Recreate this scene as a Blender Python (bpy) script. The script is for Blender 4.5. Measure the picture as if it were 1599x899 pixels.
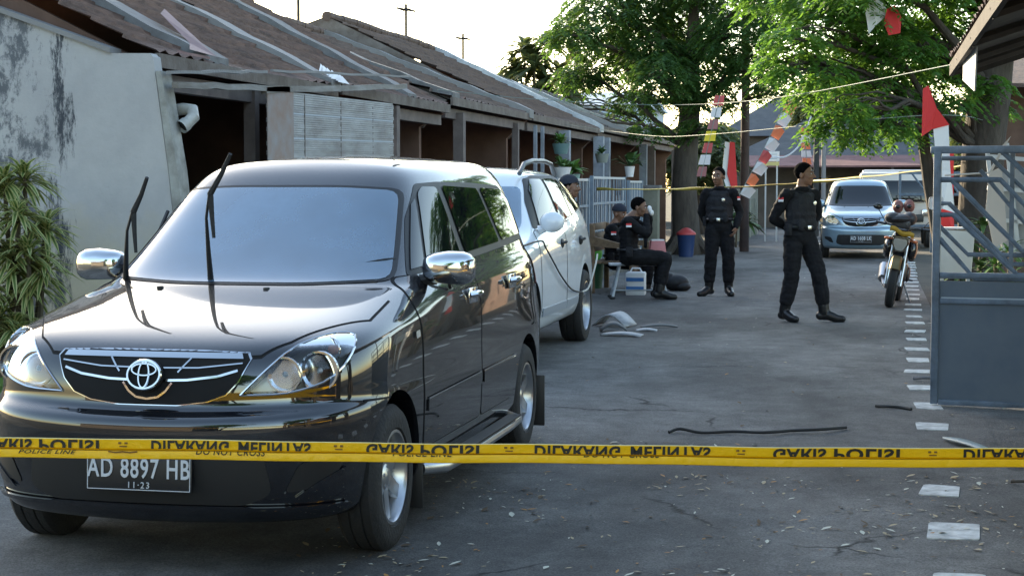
import bpy, bmesh, math, random
import numpy as np
from mathutils import Vector, Matrix, noise as mnoise
R=math.radians; PI=math.pi
random.seed(7)
scene=bpy.context.scene
for o in list(bpy.data.objects): bpy.data.objects.remove(o)
col=scene.collection

# ---------------------------------------------------------------- camera
cam=bpy.data.objects.new('camera',bpy.data.cameras.new('camera')); col.objects.link(cam)
cam.data.sensor_width=36; cam.data.lens=36*2600/1599.0
cam.location=(0,0,1.495); cam.rotation_euler=(R(90-3.51),0,R(12.2))
cam.data.clip_start=.05; cam.data.clip_end=2000
scene.camera=cam
# ---------------------------------------------------------------- world, sun, exposure
SUN_EL=16.0; SUN_AZ=-42.0      # azimuth from +Y, clockwise positive
w=bpy.data.worlds.new('World'); scene.world=w; w.use_nodes=True
nt=w.node_tree; bg=nt.nodes['Background']; sky=nt.nodes.new('ShaderNodeTexSky')
sky.sky_type='NISHITA'; sky.sun_disc=False; sky.sun_elevation=R(SUN_EL); sky.sun_rotation=R(SUN_AZ)
sky.dust_density=.9; sky.air_density=1.0; sky.ozone_density=1.0
nt.links.new(sky.outputs[0],bg.inputs[0]); bg.inputs[1].default_value=.15
sl=bpy.data.lights.new('sun','SUN'); sl.energy=3.0; sl.angle=R(.6); sl.color=(1,.86,.66)
so=bpy.data.objects.new('sun',sl); col.objects.link(so)
d=Vector((math.sin(R(SUN_AZ))*math.cos(R(SUN_EL)),math.cos(R(SUN_AZ))*math.cos(R(SUN_EL)),math.sin(R(SUN_EL))))
so.rotation_euler=d.to_track_quat('Z','Y').to_euler(); so.location=(-20,20,20)
scene.view_settings.view_transform='Standard'; scene.view_settings.look='None'
scene.view_settings.gamma=1; scene.view_settings.use_curve_mapping=False
scene.view_settings.exposure=2.1
try:
    scene.view_settings.use_white_balance=True; scene.view_settings.white_balance_temperature=7150; scene.view_settings.white_balance_tint=8
except Exception: pass
scene.render.engine='CYCLES'
scene.cycles.max_bounces=8; scene.cycles.diffuse_bounces=3; scene.cycles.transparent_max_bounces=12

# ---------------------------------------------------------------- materials
def mat(name,c,rough=.7,metal=0,var=0,vs=3,c2=None,bump=0,bs=30,coat=0,coat_ior=1.5,spec=.5,trans=0,ior=1.5,emit=None,streak=None,detail=6):
    m=bpy.data.materials.new(name); m.use_nodes=True; n=m.node_tree; p=n.nodes['Principled BSDF']
    c=tuple(c)+(1,) if len(c)==3 else c
    p.inputs['Base Color'].default_value=c; p.inputs['Roughness'].default_value=rough; p.inputs['Metallic'].default_value=metal
    p.inputs['Coat Weight'].default_value=coat; p.inputs['Coat Roughness'].default_value=.025; p.inputs['Coat IOR'].default_value=coat_ior
    p.inputs['Specular IOR Level'].default_value=spec; p.inputs['Transmission Weight'].default_value=trans; p.inputs['IOR'].default_value=ior
    if emit: p.inputs['Emission Color'].default_value=tuple(emit[:3])+(1,); p.inputs['Emission Strength'].default_value=emit[3]
    tc=None
    if var or bump or c2 is not None:
        tc=n.nodes.new('ShaderNodeTexCoord'); mp=n.nodes.new('ShaderNodeMapping'); n.links.new(tc.outputs['Object'],mp.inputs[0])
        if streak: mp.inputs['Scale'].default_value=streak
    if var or c2 is not None:
        nz=n.nodes.new('ShaderNodeTexNoise'); nz.inputs['Scale'].default_value=vs; nz.inputs['Detail'].default_value=detail; nz.inputs['Roughness'].default_value=.65
        n.links.new(mp.outputs[0],nz.inputs['Vector'])
        cr=n.nodes.new('ShaderNodeValToRGB'); cr.color_ramp.elements[0].position=.33; cr.color_ramp.elements[1].position=.67
        if c2 is None:
            a=[max(0,x*(1-var)) for x in c[:3]]; b=[min(1,x*(1+var)) for x in c[:3]]
        else: a=c[:3]; b=c2[:3]
        cr.color_ramp.elements[0].color=(*a,1); cr.color_ramp.elements[1].color=(*b,1)
        n.links.new(nz.outputs[0],cr.inputs[0]); n.links.new(cr.outputs[0],p.inputs['Base Color'])
    if bump:
        nb=n.nodes.new('ShaderNodeTexNoise'); nb.inputs['Scale'].default_value=bs; nb.inputs['Detail'].default_value=5
        n.links.new(mp.outputs[0],nb.inputs['Vector'])
        b=n.nodes.new('ShaderNodeBump'); b.inputs['Strength'].default_value=bump; b.inputs['Distance'].default_value=.02
        n.links.new(nb.outputs[0],b.inputs['Height']); n.links.new(b.outputs[0],p.inputs['Normal'])
    return m
# ---------------------------------------------------------------- mesh builder
class MB:
    def __init__(s): s.v=[]; s.f=[]; s.mi=[]; s.cur=0
    def add(s,vs,fs):
        b=len(s.v); s.v.extend([tuple(v) for v in vs]); s.f.extend([tuple(i+b for i in f) for f in fs]); s.mi.extend([s.cur]*len(fs)); return s
    def box(s,c,d,rot=None,taper=1.0,bev=0):
        c=Vector(c); hx,hy,hz=d[0]/2,d[1]/2,d[2]/2
        if bev>0:
            bm=bmesh.new(); bmesh.ops.create_cube(bm,size=1)
            for v in bm.verts:
                t=taper if v.co.z>0 else 1; v.co=Vector((v.co.x*d[0]*t,v.co.y*d[1]*t,v.co.z*d[2]))
            bmesh.ops.bevel(bm,geom=bm.edges[:],offset=bev,segments=2,profile=.5,affect='EDGES')
            bm.verts.index_update(); V=[v.co.copy() for v in bm.verts]; Fc=[[v.index for v in f.verts] for f in bm.faces]; bm.free()
        else:
            V=[Vector((x*hx*(taper if z>0 else 1),y*hy*(taper if z>0 else 1),z*hz)) for x in(-1,1) for y in(-1,1) for z in(-1,1)]
            Fc=[(0,1,3,2),(4,6,7,5),(0,4,5,1),(2,3,7,6),(0,2,6,4),(1,5,7,3)]
        if rot is not None:
            q=rot if isinstance(rot,Matrix) else Matrix.Rotation(rot[2],3,'Z')@Matrix.Rotation(rot[1],3,'Y')@Matrix.Rotation(rot[0],3,'X')
            V=[q@v for v in V]
        return s.add([v+c for v in V],Fc)
    def tube(s,pts,r,n=8,closed=False,cap=True):
        pts=[Vector(p) for p in pts]; m=len(pts); rr=r if isinstance(r,(list,tuple)) else [r]*m
        V=[]; Fc=[]; up=None
        for i,p in enumerate(pts):
            if closed: t=(pts[(i+1)%m]-pts[i-1])
            else: t=pts[min(i+1,m-1)]-pts[max(i-1,0)]
            if t.length<1e-9: t=Vector((0,0,1))
            t.normalize()
            if up is None:
                up=Vector((0,0,1)) if abs(t.z)<.9 else Vector((0,1,0))
            a=t.cross(up)
            if a.length<1e-4: a=t.orthogonal()
            a.normalize(); b=a.cross(t); up=b
            for k in range(n):
                an=2*PI*k/n; V.append(p+(a*math.cos(an)+b*math.sin(an))*rr[i])
        for i in range(m if closed else m-1):
            j=(i+1)%m
            for k in range(n): Fc.append((i*n+k,i*n+(k+1)%n,j*n+(k+1)%n,j*n+k))
        if cap and not closed: Fc.append(tuple(range(n))[::-1]); Fc.append(tuple((m-1)*n+k for k in range(n)))
        return s.add(V,Fc)
    def lathe(s,prof,n=24,axis='z',c=(0,0,0),rot=None,cap=True):
        V=[];Fc=[]
        for (r,h) in prof:
            for k in range(n):
                a=2*PI*k/n
                if axis=='z': V.append(Vector((r*math.cos(a),r*math.sin(a),h)))
                elif axis=='x': V.append(Vector((h,r*math.cos(a),r*math.sin(a))))
                else: V.append(Vector((r*math.sin(a),h,r*math.cos(a))))
        for i in range(len(prof)-1):
            for k in range(n): Fc.append((i*n+k,i*n+(k+1)%n,(i+1)*n+(k+1)%n,(i+1)*n+k))
        if cap and prof[0][0]>1e-6: Fc.append(tuple(range(n))[::-1])
        if cap and prof[-1][0]>1e-6: Fc.append(tuple((len(prof)-1)*n+k for k in range(n)))
        if rot is not None: V=[rot@v for v in V]
        c=Vector(c); return s.add([v+c for v in V],Fc)
    def ell(s,c,r,n=12,m=8,rot=None):
        V=[];Fc=[]
        for i in range(m+1):
            th=PI*i/m
            for k in range(n):
                a=2*PI*k/n; V.append(Vector((r[0]*math.sin(th)*math.cos(a),r[1]*math.sin(th)*math.sin(a),r[2]*math.cos(th))))
        for i in range(m):
            for k in range(n): Fc.append((i*n+k,(i+1)*n+k,(i+1)*n+(k+1)%n,i*n+(k+1)%n))
        if rot is not None: V=[rot@v for v in V]
        c=Vector(c); return s.add([v+c for v in V],Fc)
    def prism(s,poly,axis,a,b):
        """poly 2D; axis the extrusion axis from a to b"""
        n=len(poly)
        def P(u,v,t):
            return {'x':(t,u,v),'y':(u,t,v),'z':(u,v,t)}[axis]
        V=[P(u,v,a) for u,v in poly]+[P(u,v,b) for u,v in poly]
        Fc=[tuple(range(n)),tuple(range(2*n-1,n-1,-1))]+[(i,i+n,(i+1)%n+n,(i+1)%n) for i in range(n)]
        return s.add(V,Fc)
    def quad(s,a,b,c,d): return s.add([a,b,c,d],[(0,1,2,3)])
    def build(s,name,m,parent=None,smooth=True,ang=35,loc=None,rot=None):
        me=bpy.data.meshes.new(name); me.from_pydata(s.v,[],s.f)
        ms=m if isinstance(m,(list,tuple)) else [m]
        for x in ms: me.materials.append(x)
        if len(ms)>1: me.polygons.foreach_set('material_index',s.mi)
        bm=bmesh.new(); bm.from_mesh(me); bmesh.ops.remove_doubles(bm,verts=bm.verts,dist=1e-5)
        bmesh.ops.recalc_face_normals(bm,faces=bm.faces); bm.to_mesh(me); bm.free()
        if smooth: shade(me,ang)
        return link(name,me,parent,loc,rot)
def shade(me,ang=35):
    me.polygons.foreach_set('use_smooth',[True]*len(me.polygons))
    try: me.set_sharp_from_angle(angle=R(ang))
    except Exception: pass
def link(name,me,parent=None,loc=None,rot=None):
    o=bpy.data.objects.new(name,me); col.objects.link(o)
    if parent is not None: o.parent=parent
    if loc is not None: o.location=loc
    if rot is not None: o.rotation_euler=rot
    return o
def tag(o,label=None,cat=None,group=None,kind=None):
    if label: o['label']=label
    if cat: o['category']=cat
    if group: o['group']=group
    if kind: o['kind']=kind
    return o
def thing(name,label,cat,loc=(0,0,0),rz=0,group=None):
    o=bpy.data.objects.new(name,None); col.objects.link(o); o.location=loc; o.rotation_euler=(0,0,rz); o.empty_display_size=.2
    return tag(o,label,cat,group)
def copy_tree(o,parent=None,top=True):
    kids=list(o.children); c=o.copy(); col.objects.link(c)
    if parent is not None: c.parent=parent
    for k in kids: copy_tree(k,c,False)
    return c
def fast_mesh(name,verts,quads,m,mi=None,smooth=False):
    """numpy arrays: verts (n,3), faces (k,4) or (k,3)"""
    me=bpy.data.meshes.new(name); nv=len(verts); nf,k=quads.shape
    me.vertices.add(nv); me.vertices.foreach_set('co',np.asarray(verts,dtype=np.float32).ravel())
    me.loops.add(nf*k); me.loops.foreach_set('vertex_index',np.asarray(quads,dtype=np.int32).ravel())
    me.polygons.add(nf); me.polygons.foreach_set('loop_start',np.arange(0,nf*k,k,dtype=np.int32))
    for x in (m if isinstance(m,(list,tuple)) else [m]): me.materials.append(x)
    if mi is not None: me.polygons.foreach_set('material_index',np.asarray(mi,dtype=np.int32))
    me.update(calc_edges=True); me.validate()
    if smooth: me.polygons.foreach_set('use_smooth',[True]*nf)
    return me
def text_mesh(s,size,sx=1,bold=0,extrude=.0015,shear=0,spacing=1,align='CENTER'):
    cu=bpy.data.curves.new('t','FONT'); cu.body=s; cu.size=size; cu.align_x=align; cu.align_y='CENTER'; cu.extrude=extrude; cu.offset=bold; cu.shear=shear; cu.space_character=spacing; cu.resolution_u=3
    o=bpy.data.objects.new('t',cu); col.objects.link(o)
    dg=bpy.context.evaluated_depsgraph_get(); me=bpy.data.meshes.new_from_object(o.evaluated_get(dg),depsgraph=dg)
    bpy.data.objects.remove(o); bpy.data.curves.remove(cu)
    if sx!=1:
        for v in me.vertices: v.co.x*=sx
    return me
def text_obj(name,s,size,m,parent,loc,rot,**k):
    me=text_mesh(s,size,**k); me.materials.clear(); me.materials.append(m)
    return link(name,me,parent,loc,rot)
def roundpoly(poly,r,n=3):
    out=[]; m=len(poly)
    for i in range(m):
        p=Vector(poly[i]); a=Vector(poly[i-1]); b=Vector(poly[(i+1)%m]); rr=r[i] if isinstance(r,(list,tuple)) else r
        da=(a-p); db=(b-p); t=min(rr,da.length*.45,db.length*.45)
        if t<1e-4: out.append(tuple(p)); continue
        A=p+da.normalized()*t; B=p+db.normalized()*t
        for k in range(n+1):
            u=k/n; out.append(tuple(A*(1-u)**2+p*2*u*(1-u)+B*u*u))
    return out
M={}
M['rubber']=mat('rubber',(.018,.018,.019),.75,bump=.3,bs=60)
M['black_plastic']=mat('black_plastic',(.015,.015,.016),.5)
M['dark_void']=mat('dark_void',(.006,.006,.007),.9)
M['chrome']=mat('chrome',(.66,.67,.68),.10,1)
M['alloy']=mat('alloy',(.50,.51,.53),.28,.9,var=.12,vs=9)
M['black_paint']=mat('black_paint',(.0035,.004,.007),.5,coat=1,coat_ior=1.95,spec=.12,var=.3,vs=2)
M['silver_paint']=mat('silver_paint',(.27,.38,.46),.3,.55,coat=1,var=.06,vs=3)
M['white_paint_car']=mat('white_paint_car',(.74,.78,.82),.3,0,coat=1,var=.05,vs=2)
M['tint']=mat('tinted_glass',(.006,.008,.010),.03,spec=.6,ior=1.5)
M['wind']=mat('windshield_glass',(.115,.205,.305),.02,spec=1.0,ior=1.9,coat=.8,var=.18,vs=3)  # bluish film tint, brightened in the base colour to imitate reflected sky
M['lens']=mat('clear_lens',(.95,.97,1),.02,trans=1,ior=1.3)
M['reflector']=mat('reflector',(.75,.77,.78),.15,1)
M['amber']=mat('amber',(.62,.16,.05),.2,spec=.7)
M['lampwhite']=mat('lamp_inner',(.5,.52,.52),.35,.3)
M['white']=mat('white_paint',(.75,.75,.74),.5,var=.08,vs=8)
M['plate_black']=mat('plate_black',(.012,.012,.014),.4)
M['plate_white']=mat('plate_white',(.55,.57,.6),.5)

def see_through(m,fac,tint):
    n=m.node_tree; N=n.nodes; L=n.links; p=N['Principled BSDF']; o=N['Material Output']; t=N.new('ShaderNodeBsdfTransparent'); t.inputs[0].default_value=(*tint,1)
    x=N.new('ShaderNodeMixShader'); x.inputs[0].default_value=fac; L.new(p.outputs[0],x.inputs[1]); L.new(t.outputs[0],x.inputs[2]); L.new(x.outputs[0],o.inputs[0])
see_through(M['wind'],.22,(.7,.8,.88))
M['dash']=mat('dashboard',(.16,.18,.20),.6); M['seat']=mat('seat_fabric',(.14,.15,.17),.8)
M['cabin']=mat('cabin_trim',(.06,.065,.07),.8)
# ================================================================ SETTING
def nodes(m): return m.node_tree, m.node_tree.nodes, m.node_tree.links
def asphalt(name,base,dark,light):
    m=mat(name,base,.82,spec=.3); n,N,L=nodes(m); p=N['Principled BSDF']
    tc=N.new('ShaderNodeTexCoord')
    def noise(sc,det=6,rough=.6,map_=None):
        z=N.new('ShaderNodeTexNoise'); z.inputs['Scale'].default_value=sc; z.inputs['Detail'].default_value=det; z.inputs['Roughness'].default_value=rough
        L.new(map_ or tc.outputs['Object'],z.inputs['Vector']); return z
    def ramp(src,a,b,ca,cb):
        r=N.new('ShaderNodeValToRGB'); r.color_ramp.elements[0].position=a; r.color_ramp.elements[1].position=b
        r.color_ramp.elements[0].color=(*ca,1); r.color_ramp.elements[1].color=(*cb,1); L.new(src,r.inputs[0]); return r
    def mix(f,a,b,bt='MIX'):
        x=N.new('ShaderNodeMixRGB'); x.blend_type=bt
        if isinstance(f,float): x.inputs[0].default_value=f
        else: L.new(f,x.inputs[0])
        for i,v in((1,a),(2,b)):
            if isinstance(v,tuple): x.inputs[i].default_value=(*v,1)
            else: L.new(v,x.inputs[i])
        return x
    mp=N.new('ShaderNodeMapping'); mp.inputs['Scale'].default_value=(1,.45,1); L.new(tc.outputs['Object'],mp.inputs[0])
    big=ramp(noise(.55,7,.62,mp.outputs[0]).outputs[0],  .40,.60,dark,light)
    mid=ramp(noise(5,6,.7).outputs[0],.3,.7,(.62,.62,.62),(1.30,1.30,1.30))
    c=mix(1.0,big.outputs[0],mid.outputs[0],'MULTIPLY')
    g=noise(120,2,.7); gr=ramp(g.outputs[0],.35,.68,(.65,.65,.65),(1.5,1.5,1.5)); c=mix(1.0,c.outputs[0],gr.outputs[0],'MULTIPLY')
    # cracks
    mp2=N.new('ShaderNodeMapping'); L.new(tc.outputs['Object'],mp2.inputs[0])
    wz=noise(1.3,5,.6); ad=N.new('ShaderNodeMixRGB'); ad.blend_type='ADD'; ad.inputs[0].default_value=.55; L.new(tc.outputs['Object'],ad.inputs[1]); L.new(wz.outputs['Color'],ad.inputs[2])
    v=N.new('ShaderNodeTexVoronoi'); v.feature='DISTANCE_TO_EDGE'; v.inputs['Scale'].default_value=.42; L.new(ad.outputs[0],v.inputs['Vector'])
    cr=ramp(v.outputs['Distance'],.0018,.006,(1,1,1),(0,0,0))
    gate=ramp(noise(.9,2,.5).outputs[0],.50,.60,(0,0,0),(1,1,1)); ck=mix(1.0,cr.outputs[0],gate.outputs[0],'MULTIPLY')
    c=mix(ck.outputs[0],c.outputs[0],(.008,.008,.008))
    L.new(c.outputs[0],p.inputs['Base Color'])
    bp=N.new('ShaderNodeBump'); bp.inputs['Strength'].default_value=.55; bp.inputs['Distance'].default_value=.012
    bb=noise(75,5,.75); L.new(bb.outputs[0],bp.inputs['Height']); L.new(bp.outputs[0],p.inputs['Normal'])
    rr=ramp(noise(2.5,4).outputs[0],.3,.7,(.75,.75,.75),(.95,.95,.95)); L.new(rr.outputs[0],p.inputs['Roughness'])
    return m
M['asphalt']=asphalt('asphalt',(.05,.05,.05),(.066,.064,.062),(.165,.160,.152))
M['yard']=asphalt('yard_concrete',(.09,.09,.085),(.07,.068,.062),(.13,.125,.115))
M['soil']=mat('soil',(.04,.035,.025),.95,var=.5,vs=2,bump=.5,bs=12)
b=MB(); b.quad((-250,-60,-.012),(250,-60,-.012),(250,400,-.012),(-250,400,-.012)); tag(b.build('ground',M['soil'],smooth=False),kind='structure')
# road: straight, opening to the right at the far end; bumpy, finely divided strip
rng=np.random.default_rng(3)
xs=np.linspace(-4.25,.72,40); ys=np.concatenate([np.linspace(-6,30,200),np.linspace(31,75,60)])
V=[];ny,nx=len(ys),len(xs)
for y in ys:
    for x in xs: V.append((x,y,.005+.0022*mnoise.noise(Vector((x*.9,y*.5,0)))))
V=np.array(V); idx=np.arange(ny*nx).reshape(ny,nx); Q=np.stack([idx[:-1,:-1],idx[:-1,1:],idx[1:,1:],idx[1:,:-1]],-1).reshape(-1,4)
tag(link('road',fast_mesh('road',V,Q,M['asphalt'],smooth=True)),kind='structure')
b=MB(); b.quad((.72,-6,.002),(9,-6,.002),(9,16.4,.002),(.72,16.4,.002)); tag(b.build('driveway',M['asphalt'],smooth=False),kind='structure')
b=MB(); b.quad((-5.2,-6,.0),(-4.25,-6,.0),(-4.25,45,.0),(-5.2,45,.0)); tag(b.build('verge',M['yard'],smooth=False),kind='structure')
b=MB(); b.quad((-9.5,4,.006),(-5.2,4,.006),(-5.2,45,.006),(-9.5,45,.006)); tag(b.build('porch_floor',M['yard'],smooth=False),kind='structure')
b=MB(); b.box((-4.30,44,.03),(.16,36,.1)); tag(b.build('kerb',M['yard'],smooth=False),kind='structure')
# white painted kerb stones along the edge of the road
M['kerbwhite']=mat('kerb_white',(.30,.30,.29),.8,c2=(.66,.67,.65),vs=11,bump=.3,bs=40)
KB=[(.345,6.40),(.36,7.36),(.345,8.32),(.345,9.45),(.375,10.55),(.385,11.55),(.38,12.6),(.37,13.7)]
y=14.6
while y<34: KB.append((.40+(y-15)*.018,y)); y+=.98+.1*math.sin(y*3)
for i,(x,y) in enumerate(KB):
    b=MB(); w_=.195+.02*math.sin(i*2.3); l_=.30+.04*math.sin(i*1.7)
    P=roundpoly([(-w_/2+rng.uniform(-.02,.02),-l_/2+rng.uniform(-.03,.03)),(w_/2,-l_/2+rng.uniform(-.02,.02)),(w_/2+rng.uniform(-.012,.012),l_/2),(-w_/2,l_/2+rng.uniform(-.02,.02))],.025,2)
    P=[(u+rng.uniform(-.004,.004),v+rng.uniform(-.006,.006)) for u,v in P]
    b.prism(P,'z',-.01,.0105); o=b.build('kerb_stone',M['kerbwhite'],loc=(x,y,0),smooth=False)
    o.rotation_euler=(0,0,rng.uniform(-.08,.08))
    nm=['nearest white painted kerb stone at the bottom edge of the photo','white kerb stone second from the bottom, just in front of the tape','white kerb stone right below the yellow tape at the road edge','white kerb stone just beyond the yellow tape']
    tag(o,nm[i] if i<4 else 'small white painted stone set flush in the right road edge beside or beyond the gate','kerb stone','white kerb stones along the right road edge')

# ------------------------------------------------ row houses on the left
M['tile']=mat('clay_tile',(.075,.045,.036),.85,c2=(.175,.100,.075),vs=5,bump=.7,bs=18)
M['tile_old']=mat('clay_tile_old',(.080,.056,.048),.88,c2=(.15,.098,.076),vs=4,bump=.8,bs=18)
M['tile_grey']=mat('cement_tile',(.085,.075,.07),.88,c2=(.145,.125,.115),vs=4,bump=.8,bs=18)
M['cement']=mat('cement_band',(.20,.20,.20),.85,c2=(.12,.115,.11),vs=4,bump=.3)
M['cement_lt']=mat('cement_light',(.24,.235,.23),.8,c2=(.22,.21,.20),vs=5,bump=.3)
M['zinc']=mat('zinc_sheet',(.42,.45,.48),.45,.3,var=.25,vs=5)
M['fascia']=mat('fascia_wood',(.20,.17,.15),.8,c2=(.10,.075,.06),vs=4,bump=.2)
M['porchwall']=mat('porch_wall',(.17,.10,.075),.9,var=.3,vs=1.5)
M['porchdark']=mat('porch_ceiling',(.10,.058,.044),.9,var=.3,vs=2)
M['post']=mat('post_paint',(.16,.13,.12),.8,var=.25,vs=5)
M['post_blue']=mat('post_paint_blue',(.26,.29,.33),.75,var=.2,vs=6)
def tile_roof(y0,y1,x0,z0,x1,z1,m,name,parent,course=.27,seed=0,sag=.03):
    """slope from the eave (x0,z0) to the ridge (x1,z1)"""
    L=math.hypot(x1-x0,z1-z0); nc=int(L/course); ny=int((y1-y0)/.075)
    yy=np.linspace(y0,y1,ny+1); wav=.017*np.sin(yy*2*PI/.22)
    nx_,nz_=-(z1-z0)/L,(x1-x0)/L
    if nz_<0: nx_,nz_=-nx_,-nz_
    V=[];
    rg=np.random.default_rng(seed)
    for c in range(nc):
        for e in(0,1):
            t=(c+e*1.0)/nc; off=(.026 if e==0 else 0)
            jit=rg.normal(0,.006,ny+1)
            sg=-sag*np.sin(PI*(yy-y0)/(y1-y0))*math.sin(PI*min(1,t+.2))+.012*np.sin(yy*1.7+seed)
            x=x0+(x1-x0)*t+nx_*(off+wav+jit); z=z0+(z1-z0)*t+nz_*(off+wav+jit)+sg
            V.append(np.stack([x,yy,z],-1))
    A=np.concatenate(V); n=ny+1; rows=2*nc
    idx=np.arange(rows*n).reshape(rows,n); Q=np.stack([idx[:-1,:-1],idx[:-1,1:],idx[1:,1:],idx[1:,:-1]],-1).reshape(-1,4)
    me=fast_mesh(name,A,Q,m); o=link(name,me,parent); return o
def ridge(y0,y1,x,z,m,parent):
    b=MB(); y=y0
    while y<y1-.05:
        e=min(y+.34,y1); rr=.075+.006*math.sin(y*9)
        b.tube([(x,y,z+.010*math.sin(y*2)),(x,e+.02,z+.010*math.sin(y*2)+.008)],[rr,rr*.88],10); y=e
    return b.build('ridge_cap',m,parent)
RX_,RZ=-8.2,3.95
def band(y,x0,z0,x1,z1,w_,h_,m,parent,name='roof_flashing'):
    b=MB(); n=14; V=[];Fc=[]
    for i in range(n+1):
        t=i/n; x=lerp_(x0,x1,t); z=lerp_(z0,z1,t)+.012*math.sin(i*2.1+y)
        ww=w_*(1+.16*math.sin(i*1.3+y)); V+=[(x,y-ww/2,z-.05),(x,y-ww/2,z+h_),(x,y+ww/2,z+h_),(x,y+ww/2,z-.05)]
    for i in range(n):
        for k in range(4): Fc.append((i*4+k,i*4+(k+1)%4,(i+1)*4+(k+1)%4,(i+1)*4+k))
    Fc+= [(0,1,2,3),(n*4+3,n*4+2,n*4+1,n*4)]
    b.add(V,Fc); return b.build(name,m,parent)
def lerp_(a,b,t): return a+(b-a)*t
def house(y0,y1,ex,ez,rz_,m,label,flash,posts,pm,wall='porchwall',seed=0,back=True):
    T=thing('row_house',label,'house',(0,0,0),0,'terraced houses along the left side')
    tile_roof(y0,y1,ex,ez,RX_,rz_,m,'roof',T,seed=seed)
    tile_roof(y0,y1,RX_-4,2.6,RX_,rz_,m,'rear_roof',T,seed=seed+50,course=.8)
    r=ridge(y0,y1,RX_,rz_+.03,m,T)
    for (fy,fw,fh,fm,xe) in flash: band(fy,xe,ez+(xe-ex)/(RX_-ex)*(rz_-ez)+.02,RX_,rz_+.02,fw,fh,fm,T)
    b=MB(); b.box((ex+.015,(y0+y1)/2,ez-.035),(.03,y1-y0-.02,.10)); b.build('fascia',M['fascia'],T)
    # ceiling under the eave, inner wall, party wall
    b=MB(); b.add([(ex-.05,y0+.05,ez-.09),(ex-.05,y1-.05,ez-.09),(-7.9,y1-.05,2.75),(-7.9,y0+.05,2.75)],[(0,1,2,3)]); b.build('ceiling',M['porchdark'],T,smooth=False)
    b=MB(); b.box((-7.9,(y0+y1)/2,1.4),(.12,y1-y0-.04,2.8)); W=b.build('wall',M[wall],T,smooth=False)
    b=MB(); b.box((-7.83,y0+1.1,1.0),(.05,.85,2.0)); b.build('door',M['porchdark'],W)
    b=MB(); b.box((-7.83,y0+2.7,1.35),(.05,1.3,1.1)); f=b.build('window',M['fascia'],W)
    b=MB(); b.box((-7.80,y0+2.4,1.35),(.02,.52,.95)); b.box((-7.80,y0+3.0,1.35),(.02,.52,.95)); b.build('pane',M['tint'],f)
    b=MB(); b.prism([(-12,0),(-5.35,0),(-5.35,2.2),(ex-.05,ez-.09),(RX_,rz_-.10),(-12.1,2.45)],'y',y1-.06,y1+.04); b.build('party_wall',M[wall],T,smooth=False)
    if y0>12: b=MB(); b.prism([(-12,1),(-5.35,2.2),(ex-.05,ez-.02),(RX_,rz_+.02),(-12.1,2.58)],'y',y0+.01,y0+.07); b.build('gable',M['fascia'],T,smooth=False)
    for (py,px,w2,top) in posts:
        b=MB(); b.box((px,py,top/2),(w2,w2,top)); b.box((px,py,.1),(w2*1.3,w2*1.3,.2)); b.build('post',pm,T,smooth=False)
    b=MB(); b.box((ex-.12,(y0+y1)/2,ez-.17),(.09,y1-y0-.1,.12)); b.build('eave_beam',M['post'],T,smooth=False)
    return T
H1=house(11.1,15.2,-5.0,2.42,4.02,M['tile'],'nearest row house with brown tiled roof above the stained grey end wall',[(12.35,.42,.05,M['cement'],-5.02),(15.2,.34,.06,M['cement_lt'],-4.98)],[(13.25,-5.1,.1,2.3)],M['post'],seed=1)
H2=house(15.3,19.5,-5.0,2.45,4.12,M['tile'],'second row house with reddish roof, behind the bamboo blind',[(17.9,.40,.05,M['cement'],-5.0)],[(17.3,-5.05,.12,2.35)],M['post'],seed=2)
H3=house(19.6,24.4,-5.0,2.55,3.78,M['tile_old'],'third row house with dark porch, its light roof flashing ending above the white car',[(19.9,.3,.05,M['cement'],-5.0),(24.3,.30,.07,M['cement_lt'],-4.95)],[(20.25,-5.05,.13,2.4),(23.6,-5.05,.09,2.4)],M['post'],seed=3)
H4=house(24.5,31.0,-5.0,2.55,4.06,M['tile_old'],'fourth row house with hanging plant pots in its porch',[(30.9,.36,.08,M['zinc'],-4.95)],[(27.0,-4.95,.17,2.4),(24.55,-4.95,.05,2.4),(25.1,-4.95,.05,2.4),(30.5,-4.95,.18,2.4)],M['post_blue'],seed=4)
H5=house(31.1,37.0,-5.0,2.60,3.85,M['tile_grey'],'fifth row house with grey tiles, just left of the big tree',[(33.8,.3,.07,M['cement_lt'],-4.95),(36.9,.36,.07,M['zinc'],-4.95)],[(31.3,-4.95,.16,2.4),(36.6,-4.95,.16,2.4)],M['post_blue'],seed=5)
H6=house(37.1,44.0,-5.0,2.60,3.8,M['tile_grey'],'last row house on the left, behind the trunk of the big tree',[(43.0,.36,.07,M['cement_lt'],-4.95)],[(38.0,-4.95,.16,2.4),(42.6,-4.95,.16,2.4)],M['post'],seed=6)
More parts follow.
